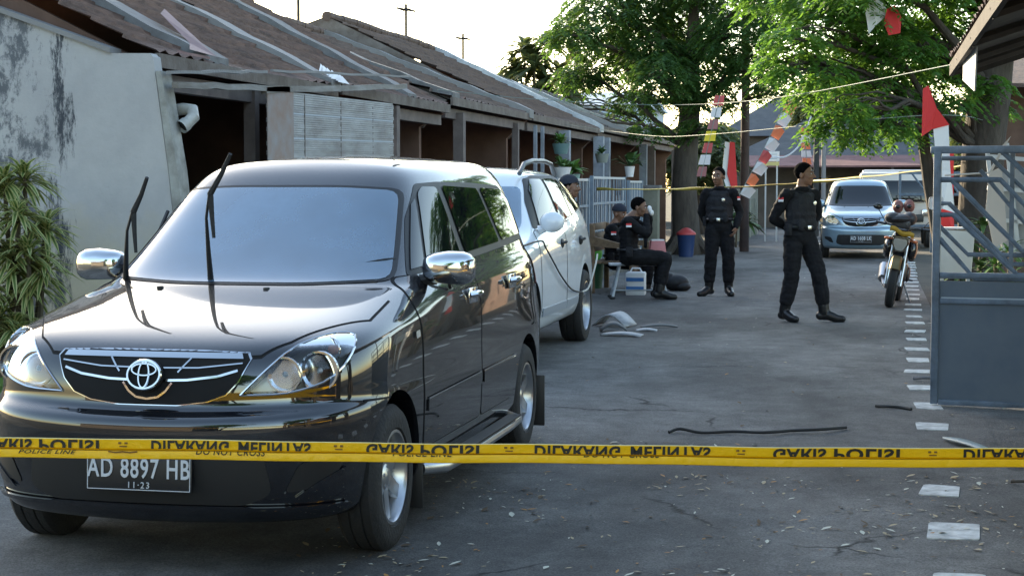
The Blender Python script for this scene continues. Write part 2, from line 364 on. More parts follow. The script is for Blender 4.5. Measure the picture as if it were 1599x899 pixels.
# white zinc roof panel near tree
# stained end wall of the first house
def stained_wall():
    m=mat('stained_plaster',(.30,.33,.35),.9); n,N,L=nodes(m); p=N['Principled BSDF']
    tc=N.new('ShaderNodeTexCoord'); sx=N.new('ShaderNodeSeparateXYZ'); L.new(tc.outputs['Object'],sx.inputs[0])
    def noise(sc,det=7,scale=(1,1,1),rough=.65):
        mp=N.new('ShaderNodeMapping'); mp.inputs['Scale'].default_value=scale; L.new(tc.outputs['Object'],mp.inputs[0])
        z=N.new('ShaderNodeTexNoise'); z.inputs['Scale'].default_value=sc; z.inputs['Detail'].default_value=det; z.inputs['Roughness'].default_value=rough; L.new(mp.outputs[0],z.inputs['Vector']); return z.outputs[0]
    def ramp(src,a,b,ca=(0,0,0),cb=(1,1,1)):
        r=N.new('ShaderNodeValToRGB'); r.color_ramp.elements[0].position=a; r.color_ramp.elements[1].position=b; r.color_ramp.elements[0].color=(*ca,1); r.color_ramp.elements[1].color=(*cb,1); L.new(src,r.inputs[0]); return r.outputs[0]
    def mth(op,a,b=None):
        x=N.new('ShaderNodeMath'); x.operation=op
        for i,v in enumerate((a,b)):
            if v is None: continue
            if isinstance(v,(int,float)): x.inputs[i].default_value=v
            else: L.new(v,x.inputs[i])
        return x.outputs[0]
    def mix(f,a,b):
        x=N.new('ShaderNodeMixRGB'); L.new(f,x.inputs[0])
        for i,v in((1,a),(2,b)):
            if isinstance(v,tuple): x.inputs[i].default_value=(*v,1)
            else: L.new(v,x.inputs[i])
        return x.outputs[0]
    X,Z=sx.outputs[0],sx.outputs[2]
    base=ramp(noise(1.6),.3,.7,(.37,.36,.36),(.50,.485,.47))
    fine=noise(14); base=mix(mth('MULTIPLY',fine,.35),base,(.27,.275,.275))
    # cream patch bottom right
    cr=mth('ADD',mth('MULTIPLY',mth('SUBTRACT',1.45,Z),1.3),mth('MULTIPLY',mth('SUBTRACT',noise(1.3),.5),2.2))
    base=mix(ramp(mth('MULTIPLY',cr,.6),.05,.45),base,(.47,.42,.32))
    # black mould column left and blotches
    col_=mth('SUBTRACT',1.0,mth('MULTIPLY',mth('ABSOLUTE',mth('SUBTRACT',X,-5.70)),9.0))
    mo=mth('ADD',mth('MULTIPLY',col_,.8),mth('MULTIPLY',mth('SUBTRACT',noise(4.2,10,(1.6,1,.38),.82),.5),6.5))
    base=mix(ramp(mo,.25,.75),base,(.05,.055,.065))
    left=mth('MULTIPLY',mth('SUBTRACT',-5.58,X),2.2)
    mo2=mth('ADD',mth('MINIMUM',left,.75),mth('MULTIPLY',mth('SUBTRACT',noise(2.3,10,(1,1,.6),.80),.5),6.0))
    mo2=mth('MULTIPLY',ramp(mo2,.40,.80),ramp(left,.0,.2))
    base=mix(mth('MULTIPLY',mo2,.85),base,(.07,.078,.09))
    # scattered small mould spots
    sp=ramp(noise(7,8,(1,1,.8),.8),.64,.70); base=mix(mth('MULTIPLY',sp,.35),base,(.13,.14,.14))
    L.new(base,p.inputs['Base Color'])
    bp=N.new('ShaderNodeBump'); bp.inputs['Strength'].default_value=.35; bp.inputs['Distance'].default_value=.02; L.new(noise(9,8),bp.inputs['Height']); L.new(bp.outputs[0],p.inputs['Normal'])
    return m
M['stained']=stained_wall()
b=MB()
# front outline of the wall at y=11 : x,z
outl=[(-7.6,0),(-4.70,0),(-4.86,1.6),(-4.965,2.40),(-4.985,2.425),(-5.28,2.43),(-8.2,3.46),(-8.2,0)]
b.prism(outl,'y',11.0,11.13)
tag(b.build('end_wall',M['stained'],smooth=False),'grey plastered end wall with black mould streaks, behind the variegated shrub','wall')
EW=bpy.data.objects['end_wall']
b=MB(); b.prism([(-12,0),(-5.5,0),(-5.05,2.33),(RX_,3.88),(-12.1,2.45)],'y',11.3,11.36); b.build('gable_board',M['porchwall'],H1,smooth=False)
b=MB(); b.prism([(-5.28,2.432),(-8.2,3.462),(-8.2,3.50),(-5.28,2.468)],'y',10.97,11.16); b.build('coping',M['cement_lt'],EW,smooth=False)
b=MB(); b.add([(x_,y_,z_) for y_ in(10.985,11.16) for x_,z_ in((-4.69,0),(-4.62,0),(-4.785,1.6),(-4.90,2.30),(-4.94,2.30),(-4.85,1.6))],[(0,1,2,5),(5,2,3,4),(6,11,8,7),(11,10,9,8),(1,7,8,2),(2,8,9,3),(3,9,10,4),(0,5,11,6),(5,4,10,11),(0,6,7,1)]); b.build('edge_strip',mat('edge_strip',(.38,.38,.35),.8,c2=(.18,.17,.15),vs=5),EW,smooth=False)
# pvc pipe elbow sticking out
b=MB(); M['pvc']=mat('pvc',(.50,.50,.47),.5,c2=(.30,.29,.26),vs=8)
b.tube([(-4.95,11.24,2.03),(-4.85,11.26,2.045),(-4.775,11.24,2.035),(-4.755,11.21,1.985),(-4.785,11.17,1.94),(-4.80,11.15,1.925)],[.042,.044,.046,.046,.043,.043],14,cap=False); b.tube([(-4.79,11.165,1.937),(-4.812,11.13,1.910)],[.050,.050],14,cap=False)
tag(b.build('drain_pipe',M['pvc']),'short grey pipe elbow jutting out beside the stained end wall','pipe')
b=MB(); b.tube([(-4.803,11.142,1.922),(-4.805,11.139,1.919)],.042,12); b.build('pipe_opening',M['dark_void'],bpy.data.objects['drain_pipe'])
# carport battens above the opening of house 1
def plank(name,a,c,w_,h_,m,label,cat,group=None,jit=.006,sag=0):
    a,c=Vector(a),Vector(c); b=MB(); n=10; V=[];Fc=[]; d_=(c-a); sd=Vector((0,0,1)); t=d_.normalized(); s_=t.cross(sd).normalized()
    for i in range(n+1):
        u=i/n; q=a.lerp(c,u)+Vector((0,0,-sag*math.sin(PI*u)+rng.uniform(-jit,jit)))
        V+=[q-s_*w_/2-sd*h_/2,q+s_*w_/2-sd*h_/2,q+s_*w_/2+sd*h_/2,q-s_*w_/2+sd*h_/2]
    for i in range(n):
        for k in range(4): Fc.append((i*4+k,i*4+(k+1)%4,(i+1)*4+(k+1)%4,(i+1)*4+k))
    Fc+=[(0,1,2,3),(n*4+3,n*4+2,n*4+1,n*4)]
    b.add(V,Fc); o=b.build(name,m,smooth=False)
    return tag(o,label,cat,group)
M['oldwood']=mat('weathered_wood',(.30,.29,.27),.85,c2=(.15,.13,.11),vs=7,streak=(1,.2,1),bump=.3)
plank('batten',(-4.80,11.0,2.205),(-4.80,13.3,2.30),.05,.045,M['oldwood'],'long pale batten under the eave, running right from the stained wall','batten')
plank('batten',(-4.84,10.98,2.29),(-4.84,12.9,2.42),.035,.022,M['cement_lt'],'thin pale gutter strip just below the nearest roof edge','batten')
plank('batten',(-4.80,12.75,2.262),(-4.80,16.9,2.53),.05,.05,M['oldwood'],'weathered rail holding the top of the bamboo blind','rail')
plank('batten',(-4.86,13.1,2.44),(-4.86,17.3,2.66),.03,.02,M['cement_lt'],'thin light strip along the eave above the blind','batten')
# broken sheet bits on roof
b=MB(); b.add([(-5.05,11.85,2.52),(-5.02,12.3,2.50),(-5.65,12.75,2.93),(-5.55,12.45,2.86),(-5.2,12.2,2.60)],[(0,1,2,3,4)]); b.add([(-5.0,11.5,2.465),(-4.95,12.0,2.455),(-4.95,12.0,2.475),(-5.0,11.5,2.485)],[(0,1,2,3)])
tag(b.build('torn_sheet',mat('torn_sheet',(.19,.10,.10),.6,var=.3,vs=6),smooth=False),'torn reddish sheet lying on the nearest roof edge','roof sheet')
b=MB(); 
for k in range(7): b.add([(-4.93-.03*k,15.05+.03*math.sin(k*2),2.47+.016*k),(-4.9-.03*k,15.32+.05*math.sin(k*3),2.46+.015*k),(-4.97-.035*k,15.30+.04*math.sin(k),2.54+.02*k)],[(0,1,2)])
tag(b.build('plastic_sheet',mat('plastic_scrap',(.55,.55,.56),.3)),'crumpled pale plastic caught on the roof edge above the blind','plastic sheet')
# bamboo blind
T=thing('bamboo_blind','weathered grey bamboo blind hung under the eave above the black car','blind',(-4.80,12.8,0))
m_=mat('bamboo_blind',(.44,.44,.43),.8,c2=(.27,.255,.24),vs=4,streak=(1,.5,1.5),bump=.2)
b=MB(); z=1.22; k=0
while z<2.27:
    h=.019; b.box((.0+.003*math.sin(k*1.9),1.81,z),(.012,3.58+.02*math.sin(k*5),h*.84)); z+=h; k+=1
    b.mi[-6:]=[1 if k%11 in(3,) else 0]*6
b.v=[(x+.012*math.sin(y*2.2),y,z_+ (.055*(y/3.6))) for x,y,z_ in b.v]
b.build('slats',[m_,mat('bamboo_pale',(.42,.45,.48),.8)],T,smooth=False)
b=MB(); b.box((-.008,1.8,1.75),(.004,3.5,1.04)); b.build('backing',m_,T,smooth=False)
b=MB(); b.box((.012,.30,1.76),(.006,.62,1.05)); b.build('side_panel',mat('bamboo_brown',(.26,.17,.13),.8,c2=(.27,.25,.24),vs=5),T,smooth=False)
for y in(.9,1.9,2.9):
    b=MB(); b.box((.013,y,1.75),(.004,.012,1.05)); b.build('cord',M['fascia'],T)
# little light bulb in house 2 porch
b=MB(); b.ell((0,0,0),(.022,.022,.045)); o=b.build('light_bulb',mat('bulb_lit',(.9,.9,.9),.3,emit=(.9,.95,1,5)),loc=(-5.25,17.05,1.93)); tag(o,'lit white bulb hanging beside the porch post right of the blind','light bulb')
# TV antennas on the roofs
def antenna(loc,h,label,arm=.5):
    b=MB(); b.tube([(0,0,-.4),(0,0,h)],.026,6); b.tube([(-.10,-arm/2,h*.85),(.10,arm/2,h*.83)],.020,5)
    for k in range(-2,3): b.tube([(-.12,k*arm/5,h*.84),(.12,k*arm/5,h*.84)],.006,4)
    tag(b.build('antenna',mat('antenna_metal',(.02,.018,.018),.6),loc=loc),label,'antenna','television antennas on the row roofs')
antenna((-8.3,23.5,3.75),.75,'antenna at top left, cut by the top edge of the photo')
antenna((-8.3,29.3,4.15),.62,'middle antenna standing on the ridge above the white car')
antenna((-8.3,33.6,4.0),.62,'rightmost small antenna on the ridge near the trees',.35)
# ================================================================ CARS
M['signal']=mat('signal_bulb',(.50,.20,.12),.25,var=.3,vs=20)
M['whitec2']=mat('paper_white',(.7,.72,.74),.7)
def lerp(a,b,t): return a+(b-a)*t
FX=[0,.36,.66,.88,1.0]; FY=[0,.035,.15,.42,1.0]
ST=[.0,.1,.24,.38,.52,.66,.78,.89,1.0]
RX=[1,.89,.55,0]; RY=[0,.68,.94,1.0]
def car_row(zf,z4,z12,zr,yf,y4,y12,yr,w4,wm,w12,zp=1.5):
    P=[]
    for i in range(4):
        P.append((w4*FX[i],lerp(yf,y4,FY[i]),lerp(zf,z4,FX[i]**zp)))
    for j,t in enumerate(ST):
        wv=w4+(wm-w4)*min(1,t/.28)**.6 if t<.5 else lerp(wm,w12,((t-.5)/.5)**2)
        P.append((wv,lerp(y4,y12,t),lerp(z4,z12,t)))
    for i in range(1,4):
        P.append((w12*RX[i],lerp(y12,yr,RY[i]),lerp(z12,zr,min(1,i/2))))
    return P
def car_body_mesh(rows,top):
    """rows bottom->top of half loops, then centre line strip"""
    bm=bmesh.new(); G=[]
    ctr=lambda P,z0,z1,zr:[(0,p[1],z) for p,z in zip(P,np.interp(range(len(P)),[0,5,11,15],[z0[0],z0[1],z1,zr]))]
    half=[]
    bot=[(0,p[1],p[2]) for p in rows[0]]
    half=[bot]+rows+[top]
    for sgn in(1,-1):
        g=[[bm.verts.new((sgn*p[0],p[1],p[2])) for p in r] for r in half]
        for i in range(len(g)-1):
            for j in range(len(g[0])-1):
                try: bm.faces.new((g[i][j],g[i][j+1],g[i+1][j+1],g[i+1][j]))
                except ValueError: pass
    bmesh.ops.remove_doubles(bm,verts=bm.verts,dist=1e-4)
    bmesh.ops.dissolve_degenerate(bm,edges=bm.edges,dist=1e-5)
    bmesh.ops.recalc_face_normals(bm,faces=bm.faces)
    me=bpy.data.meshes.new('cage'); bm.to_mesh(me); bm.free()
    o=bpy.data.objects.new('cage',me); col.objects.link(o)
    md=o.modifiers.new('s','SUBSURF'); md.levels=3; md.render_levels=3
    dg=bpy.context.evaluated_depsgraph_get(); me2=bpy.data.meshes.new_from_object(o.evaluated_get(dg),depsgraph=dg)
    bpy.data.objects.remove(o); return me2
def boolean(me,cut_mbs,op='DIFFERENCE'):
    o=bpy.data.objects.new('b',me); col.objects.link(o); cs=[]
    for mb in cut_mbs:
        c=mb.build('c',M['dark_void'],smooth=False); cs.append(c)
        md=o.modifiers.new('b','BOOLEAN'); md.operation=op; md.object=c; md.solver='EXACT'; md.material_mode='TRANSFER'
    dg=bpy.context.evaluated_depsgraph_get(); r=bpy.data.meshes.new_from_object(o.evaluated_get(dg),depsgraph=dg)
    for c in cs: bpy.data.objects.remove(c)
    bpy.data.objects.remove(o); return r
class Shell:
    """cuts panels out of a car's skin"""
    def __init__(s,me): s.bm=bmesh.new(); s.bm.from_mesh(me); s.bm.normal_update()
    def cut(s,axis,poly,off,sgn=1,thr=.08,rng=None):
        bm=s.bm.copy(); bm.normal_update(); ax='xyz'.index(axis)
        uu=[i for i in range(3) if i!=ax]
        us=[p[0] for p in poly]; vs=[p[1] for p in poly]
        bb=(min(us)-.2,max(us)+.2,min(vs)-.2,max(vs)+.2)
        dl=[]
        for f in bm.faces:
            c=f.calc_center_median()
            if f.normal[ax]*sgn<thr or not(bb[0]<c[uu[0]]<bb[1] and bb[2]<c[uu[1]]<bb[3]) or (rng and not(rng[0]<c[ax]<rng[1])) or f.material_index>0: dl.append(f)
        nr={v:v.normal.copy() for v in bm.verts}
        for v,nn in nr.items(): v.co+=nn*off
        bmesh.ops.delete(bm,geom=dl,context='FACES')
        # orientation
        ar=sum(poly[i][0]*poly[(i+1)%len(poly)][1]-poly[(i+1)%len(poly)][0]*poly[i][1] for i in range(len(poly)))
        for i in range(len(poly)):
            a=poly[i]; b=poly[(i+1)%len(poly)]
            du,dv=b[0]-a[0],b[1]-a[1]
            if abs(du)+abs(dv)<1e-7: continue
            nu,nv=(dv,-du) if ar>0 else (-dv,du)
            no=[0,0,0]; no[uu[0]]=nu; no[uu[1]]=nv; co=[0,0,0]; co[uu[0]]=a[0]; co[uu[1]]=a[1]
            bmesh.ops.bisect_plane(bm,geom=bm.verts[:]+bm.edges[:]+bm.faces[:],dist=1e-6,plane_co=co,plane_no=no,clear_outer=True)
        return bm
    def panel(s,name,axis,polys,off,m,parent,sgn=1,thr=.08,rng=None,solid=0,label=None):
        if not isinstance(polys[0][0],(list,tuple)): polys=[polys]
        out=bmesh.new()
        for p in polys:
            b=s.cut(axis,p,off,sgn,thr,rng); t=bpy.data.meshes.new('t'); b.to_mesh(t); b.free(); out.from_mesh(t); bpy.data.meshes.remove(t)
        if solid:
            out.normal_update()
            rim=[e for e in out.edges if e.is_boundary]
            r=bmesh.ops.extrude_face_region(out,geom=out.faces[:])
            vs=[x for x in r['geom'] if isinstance(x,bmesh.types.BMVert)]
            nm={v:v.normal.copy() for v in vs}
            for v in vs: v.co+=nm[v]*solid
        me=bpy.data.meshes.new(name); out.to_mesh(me); out.free()
        me.materials.clear(); me.materials.append(m); me.polygons.foreach_set('material_index',[0]*len(me.polygons)); shade(me,40)
        o=link(name,me,parent)
        if label: o['label']=label
        return o
def mir(poly): return [(-u,v) for u,v in poly][::-1]
def make_wheel(parent,x,y,r,wd,sgn,rim_r,spokes=6,rimm=None):
    """wheel, outer face towards sgn*x"""
    w=bpy.data.objects.new('wheel',None); col.objects.link(w); w.parent=parent; w.location=(x,y,r); w.empty_display_size=.2
    w.rotation_euler=(0,0,0 if sgn>0 else PI)
    h=wd/2
    b=MB(); pr=[(rim_r,-h*.8),(rim_r+.012,-h),(r-.05,-h*1.02),(r-.018,-h*.93),(r,-h*.7),(r,-h*.35),(r-.008,-h*.32),(r-.008,-h*.28),(r,-h*.25),(r,h*.25),(r-.008,h*.28),(r-.008,h*.32),(r,h*.35),(r,h*.7),(r-.018,h*.93),(r-.05,h*1.02),(rim_r+.012,h),(rim_r,h*.8)]
    b.lathe(pr+[pr[0]],40,'x',cap=False); b.build('tyre',M['rubber'],w)
    b=MB(); rm=rimm or M['alloy']
    b.lathe([(rim_r+.004,h*.93),(rim_r-.008,h*.95),(rim_r-.016,h*.8),(rim_r-.02,-h*.8)],40,'x',cap=False)
    for k in range(spokes):
        a=2*PI*k/spokes; 
        rot=Matrix.Rotation(a,3,'X')
        pts=[(.035,-.032),(rim_r-.012,-.034),(rim_r-.012,.034),(.035,.032)]
        V=[]
        for xx,zz in ((h*.62,1),(h*.30,1)):
            for (ry,tz) in pts: V.append(rot@Vector((xx+(-.012 if ry<.05 else .0),tz*(1 if ry<.05 else .85),ry)))
        b.add(V,[(0,1,2,3),(7,6,5,4),(0,4,5,1),(1,5,6,2),(2,6,7,3),(3,7,4,0)])
    b.lathe([(0,h*.66),(.03,h*.64),(.055,h*.5),(.06,h*.2)],20,'x',cap=False)
    for k in range(5):
        a=2*PI*k/5+.3; b.lathe([(0,h*.60),(.008,h*.60),(.009,h*.45)],8,'x',c=(0,.04*math.cos(a),.04*math.sin(a)))
    b.build('rim',rm,w,ang=30)
    b=MB(); b.lathe([(0,h*.0),(rim_r-.03,h*.0),(rim_r-.03,-h*.05)],24,'x'); b.build('brake_disc',M['black_plastic'],w)
    return w
def hexa(n,rx,ry,c=(0,0)): return [(c[0]+rx*math.cos(2*PI*k/n),c[1]+ry*math.sin(2*PI*k/n)) for k in range(n)]
def ellring(b,cx,y,cz,rx,rz,t,n=28,tilt=0):
    pts=[(cx+rx*math.cos(2*PI*k/n),y+tilt*rz*math.sin(2*PI*k/n),cz+rz*math.sin(2*PI*k/n)) for k in range(n)]
    b.tube(pts,t,6,closed=True)
def make_mpv(name,label,loc,paint,plate,wg='wind',detail=True,raised_wipers=True,oval=True,group=None,chrome_mirror=True,rz=0):
    T=thing(name,label,'car',loc,rz,group)
    #        zf   z4   z12  zr   yf   y4   y12  yr   w4   wm   w12
    rows=[car_row(.20,.20,.22,.24,.10,.40,3.72,3.98,.70,.72,.70),
          car_row(.225,.225,.25,.27,.05,.40,3.78,4.06,.765,.78,.76),
          car_row(.30,.29,.31,.33,.02,.40,3.80,4.09,.795,.805,.785),
          car_row(.44,.44,.46,.46,-.005,.40,3.82,4.12,.808,.815,.80),
          car_row(.575,.60,.61,.61,-.018,.395,3.82,4.12,.814,.818,.80),
          car_row(.612,.64,.65,.65,-.004,.398,3.82,4.12,.812,.816,.80),
          car_row(.632,.665,.68,.68,.055,.425,3.82,4.09,.802,.815,.80),
          car_row(.665,.70,.72,.72,.062,.428,3.82,4.09,.802,.815,.80),
          car_row(.75,.79,.80,.80,.065,.43,3.81,4.07,.802,.815,.79),
          car_row(.845,.89,.93,.93,.105,.46,3.80,4.06,.785,.812,.785),
          car_row(.918,.935,1.0,1.0,.235,.60,3.78,4.05,.755,.80,.775),
          car_row(1.000,.992,1.06,1.06,.62,.90,3.76,4.03,.735,.79,.765),
          car_row(1.055,1.052,1.12,1.11,.965,1.16,3.74,4.01,.708,.755,.73),
          car_row(1.066,1.066,1.13,1.12,1.05,1.26,3.73,4.00,.700,.745,.72),
          car_row(1.27,1.27,1.31,1.31,1.355,1.545,3.73,3.98,.630,.675,.66),
          car_row(1.490,1.490,1.51,1.50,1.64,1.80,3.68,3.93,.548,.603,.59),
          car_row(1.58,1.575,1.60,1.59,1.78,1.93,3.62,3.86,.495,.55,.53),
          car_row(1.622,1.614,1.64,1.62,1.93,2.06,3.52,3.78,.41,.455,.43)]
    tp=rows[-1]; zc=np.interp([p[1] for p in tp],[1.9,2.3,2.9,3.4,3.78],[1.615,1.66,1.678,1.662,1.615])
    top=[(0,p[1],float(z)) for p,z in zip(tp,zc)]
    base=car_body_mesh(rows,top)
    base.materials.clear(); base.materials.append(paint); base.materials.append(M['dark_void'])
    base.polygons.foreach_set('material_index',[0]*len(base.polygons))
    cuts=[]
    for y in(.70,3.375):
        for s in(1,-1):
            c=MB(); c.lathe([(0,s*.50),(.345,s*.50),(.345,s*.95),(0,s*.95)],40,'x',c=(0,y,.315)); cuts.append(c)
    body_me=boolean(base,cuts)
    body_me.materials.clear(); body_me.materials.append(paint); body_me.materials.append(M['dark_void'])
    for p in body_me.polygons:
        c=p.center; p.material_index=1 if (abs(c.x)<.76 and c.z<.7 and (abs(c.y-.7)<.36 or abs(c.y-3.375)<.36) and (abs(p.normal.x)<.5 or abs(c.x)<.6) and math.hypot(c.y-(.7 if c.y<2 else 3.375),c.z-.315)<.350) or c.z<.235 else 0
    S=Shell(body_me)
    # headlight pockets cut from visible body
    hl=roundpoly([(.365,.700),(.54,.705),(.665,.742),(.722,.80),(.740,.868),(.722,.915),(.655,.925),(.55,.890)],[.0,.05,.05,.04,.03,.03,.05,.05],2)
    pocket=[]
    for s in(1,-1):
        c=MB(); pl=[(s*(u*.97+.015),v*.97+.024) for u,v in hl]
        c.prism(pl,'y',-.1,.52); pocket.append(c)
    cav=MB(); cav.prism([(-.60,1.075),(.60,1.075),(.485,1.475),(-.485,1.475)],'y',.8,2.75)
    if wg=='wind': pocket.append(cav)
    vis=boolean(body_me.copy(),pocket)
    vis.materials.clear(); vis.materials.append(paint); vis.materials.append(M['dark_void']); shade(vis,40)
    link('body',vis,T)
    # hood
    hood=[(-.715,.62),(-.52,.235),(-.38,.10),(.38,.10),(.52,.235),(.715,.62),(.70,1.00),(.62,1.10),(.35,1.01),(0,.985),(-.35,1.01),(-.62,1.10),(-.70,1.00)]
    hs=[(u*1.012,v+(-.004 if v<.6 else .006)) for u,v in hood]
    def convz(P): # split non convex cowl
        return [[P[0],P[1],P[2],P[3],P[4],P[5],P[6],P[8],P[9],P[10],P[12]]]
    S.panel('seam','z',convz(hs),.0015,M['dark_void'],T,1,.35,rng=(.84,1.12))
    hd=S.panel('hood','z',convz(hood),.004,paint,T,1,.35,rng=(.845,1.12))
    # windshield
    wsb=roundpoly([(-.655,1.082),(-.30,1.066),(.30,1.066),(.655,1.082),(.538,1.482),(.30,1.498),(-.30,1.498),(-.538,1.482)],[.04,.1,.1,.04,.05,.1,.1,.05])
    S.panel('window_seal','y',wsb,.003,M['black_plastic'],T,-1,.2,rng=(.9,2.1))
    wsi=[(u*.972,1.27+(v-1.27)*.955) for u,v in wsb]
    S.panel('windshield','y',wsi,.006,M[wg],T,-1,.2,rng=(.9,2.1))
    for s in(1,-1):
        fr=roundpoly([(1.30,1.095),(3.78,1.19),(3.68,1.42),(3.50,1.495),(2.9,1.51),(2.2,1.515),(1.90,1.505),(1.62,1.35)],.03)
        S.panel('window_trim','x',fr,.0025,M['black_plastic'],T,s,.2,rng=(-1,1))
        def door(poly,wnd):
            pl=roundpoly(poly,.04); c=(sum(p[0] for p in pl)/len(pl),sum(p[1] for p in pl)/len(pl))
            S.panel('seam','x',[(c[0]+(u-c[0])*1.014+(.0),c[1]+(v-c[1])*1.014) for u,v in pl],.0014,M['dark_void'],T,s,.1)
            d=S.panel('door','x',pl,.0035,paint,T,s,.1)
            S.panel('window','x',roundpoly(wnd,.03),.008,M['tint'],d,s,.1)
            return d
        d1=door([(1.10,.36),(2.16,.36),(2.18,1.13),(1.20,1.09),(1.10,1.0)],[(1.56,1.135),(2.12,1.16),(2.145,1.49),(1.95,1.492),(1.86,1.46)])
        # quarter glass in front of the door
        S.panel('quarter_window','x',[(1.36,1.122),(1.52,1.133),(1.80,1.435),(1.73,1.41)],.008,M['tint'],T,s,.1)
        d2=door([(2.18,.36),(2.93,.36),(3.0,.60),(3.10,.80),(3.13,1.16),(2.195,1.13)],[(2.225,1.165),(3.02,1.195),(2.92,1.482),(2.24,1.496)])
        S.panel('rear_window','x',roundpoly([(3.10,1.20),(3.70,1.225),(3.64,1.40),(3.50,1.475),(3.0,1.485)],.03),.008,M['tint'],T,s,.1)
        # handles
        for dd,yy,zz in((d1,2.02,.965),(d2,2.92,.985)):
            b=MB(); x=s*.812
            b.box((x,yy,zz),(.012,.17,.075),bev=.005); b.build('handle_cup',M['black_plastic'] if not chrome_mirror else M['chrome'],dd)
            b=MB(); b.tube([(x+s*.004,yy-.075,zz+.004),(x+s*.028,yy-.055,zz+.008),(x+s*.032,yy,zz+.010),(x+s*.028,yy+.055,zz+.010),(x+s*.004,yy+.075,zz+.008)],.013,8); b.build('handle',M['chrome'] if chrome_mirror else paint,dd)
        # side moulding
        S.panel('side_moulding','x',[[(1.14,.515),(2.15,.520),(2.15,.575),(1.14,.565)],[(2.20,.520),(2.98,.525),(2.98,.575),(2.20,.575)]],.012,paint,T,s,.1,solid=-.006)
        S.panel('moulding_strip','x',[[(1.15,.566),(2.15,.575),(2.15,.583),(1.15,.574)],[(2.20,.575),(2.98,.579),(2.98,.587),(2.20,.583)]],.010,M['chrome'],T,s,.1)
        # side step
        b=MB(); b.tube([(s*.78,1.18,.255),(s*.86,1.28,.25),(s*.875,1.7,.25),(s*.875,2.5,.25),(s*.86,2.82,.25),(s*.78,2.92,.255)],.028,10); b.build('side_step',M['alloy'],T)
        b=MB(); b.box((s*.865,2.05,.283),(.07,1.4,.008)); b.build('step_pad',M['black_plastic'],T)
        # mud flap
        for fy,fw_,fh_ in((1.075,.14,.26),(3.77,.16,.30)):
            b=MB(); b.box((s*.745,fy,.23),(fw_,.012,fh_),bev=.004); b.build('mud_flap',M['black_plastic'],T)
        # mirrors
        m_=bpy.data.objects.new('mirror',None); col.objects.link(m_); m_.parent=T; m_.location=(s*.845,1.42,1.125)
        b=MB(); 
        n,mm=16,10; V=[];Fc=[]
        for i in range(mm+1):
            th=PI*i/mm
            for k in range(n):
                a=2*PI*k/n; e=.62
                sx=math.copysign(abs(math.sin(th)*math.cos(a))**e,math.cos(a)); sz=math.copysign(abs(math.sin(th)*math.sin(a))**e,math.sin(a)); sy=math.cos(th)
                yy=-.075*abs(sy)**.9 if sy>0 else .03
                V.append((s*.122*sx*(1 if s*sx>0 or True else .9),yy,.078*sz*(1.0 if sx*1>0 else .92)))
        for i in range(mm):
            for k in range(n): Fc.append((i*n+k,(i+1)*n+k,(i+1)*n+(k+1)%n,i*n+(k+1)%n))
        b.add(V,Fc); b.build('mirror_cap',M['chrome'] if chrome_mirror else paint,m_,ang=60)
        b=MB(); b.prism([(s*u,v) for u,v in roundpoly([(-.11,-.065),(.11,-.065),(.11,.065),(-.11,.065)],.04)],'y',.028,.036); b.build('mirror_glass',M['tint'],m_)
        b=MB(); b.tube([(-s*.06,0,-.045),(-s*.13,.0,-.055),(-s*.17,.01,-.05)],[.03,.026,.03],8); b.build('mirror_arm',M['black_plastic'],m_)
        # headlight
        hp=[(s*u,v) for u,v in hl]
        if s<0: hp=hp[::-1]
        H=bpy.data.objects.new('headlight',None); col.objects.link(H); H.parent=T
        S.panel('chrome_rim','y',[[(s*.56+(u-s*.56)*1.035,.815+(v-.815)*1.05) for u,v in hp]],-.001,M['chrome'],H,-1,.02,rng=(-.2,.6)) if False else None
        b=MB(); # housing behind the lens
        V=[]; 
        c=MB(); 
        bm_=S.cut('y',[(s*(.57+(abs(u)-.57)*1.03),.815+(v-.815)*1.03) for u,v in hp],-.10,-1,.02,rng=(-.2,.62))
        me_=bpy.data.meshes.new('housing'); bm_.to_mesh(me_); bm_.free(); me_.materials.clear(); me_.materials.append(M['lampwhite']); me_.polygons.foreach_set('material_index',[0]*len(me_.polygons)); shade(me_); link('housing',me_,H)
        for (cx,cz,rr,yy,mm_) in((.515,.775,.062,.16,'reflector'),(.635,.785,.070,.22,'reflector')):
            b=MB(); b.lathe([(.012,.075),(rr*.55,.06),(rr*.85,.03),(rr,0),(rr+.008,0),(rr+.008,.02)],22,'y',c=(s*cx,yy,cz)); b.build('reflector_bowl',M[mm_],H)
            b=MB(); b.ell((s*cx,yy+.035,cz),(.014,.03,.014)); b.build('bulb',M['lampwhite'],H)
        rt=Matrix.Rotation(-s*.7,3,'Z')
        b=MB(); b.ell((s*.660,.335,.862),(.030,.022,.024),rot=rt); b.build('turn_signal',M['signal'],H)
        b=MB(); pts=[Vector((s*.656,.325,.862))+rt@Vector((.056*math.cos(2*PI*k/20),0,.044*math.sin(2*PI*k/20))) for k in range(20)]; b.tube(pts,.0045,6,closed=True); b.build('signal_ring',M['chrome'],H)
        S.panel('lens','y',[hp],.003,M['lens'],H,-1,.02,rng=(-.2,.62),solid=-.003)
        # chrome edge below the lamp
        edge=[(u,v) for u,v in hl]
        bmx=S.cut('y',hp,.004,-1,.02,rng=(-.2,.62)); 
        bl=[e for e in bmx.edges if e.is_boundary]
        pts=[]
        if bl:
            e0=bl[0]; start=e0.verts[0]; cur=e0.verts[1]; pts=[start.co.copy(),cur.co.copy()]; used={e0}
            while True:
                nx=[e for e in cur.link_edges if e.is_boundary and e not in used]
                if not nx: break
                used.add(nx[0]); cur=nx[0].other_vert(cur)
                if cur==start: break
                pts.append(cur.co.copy())
        bmx.free()
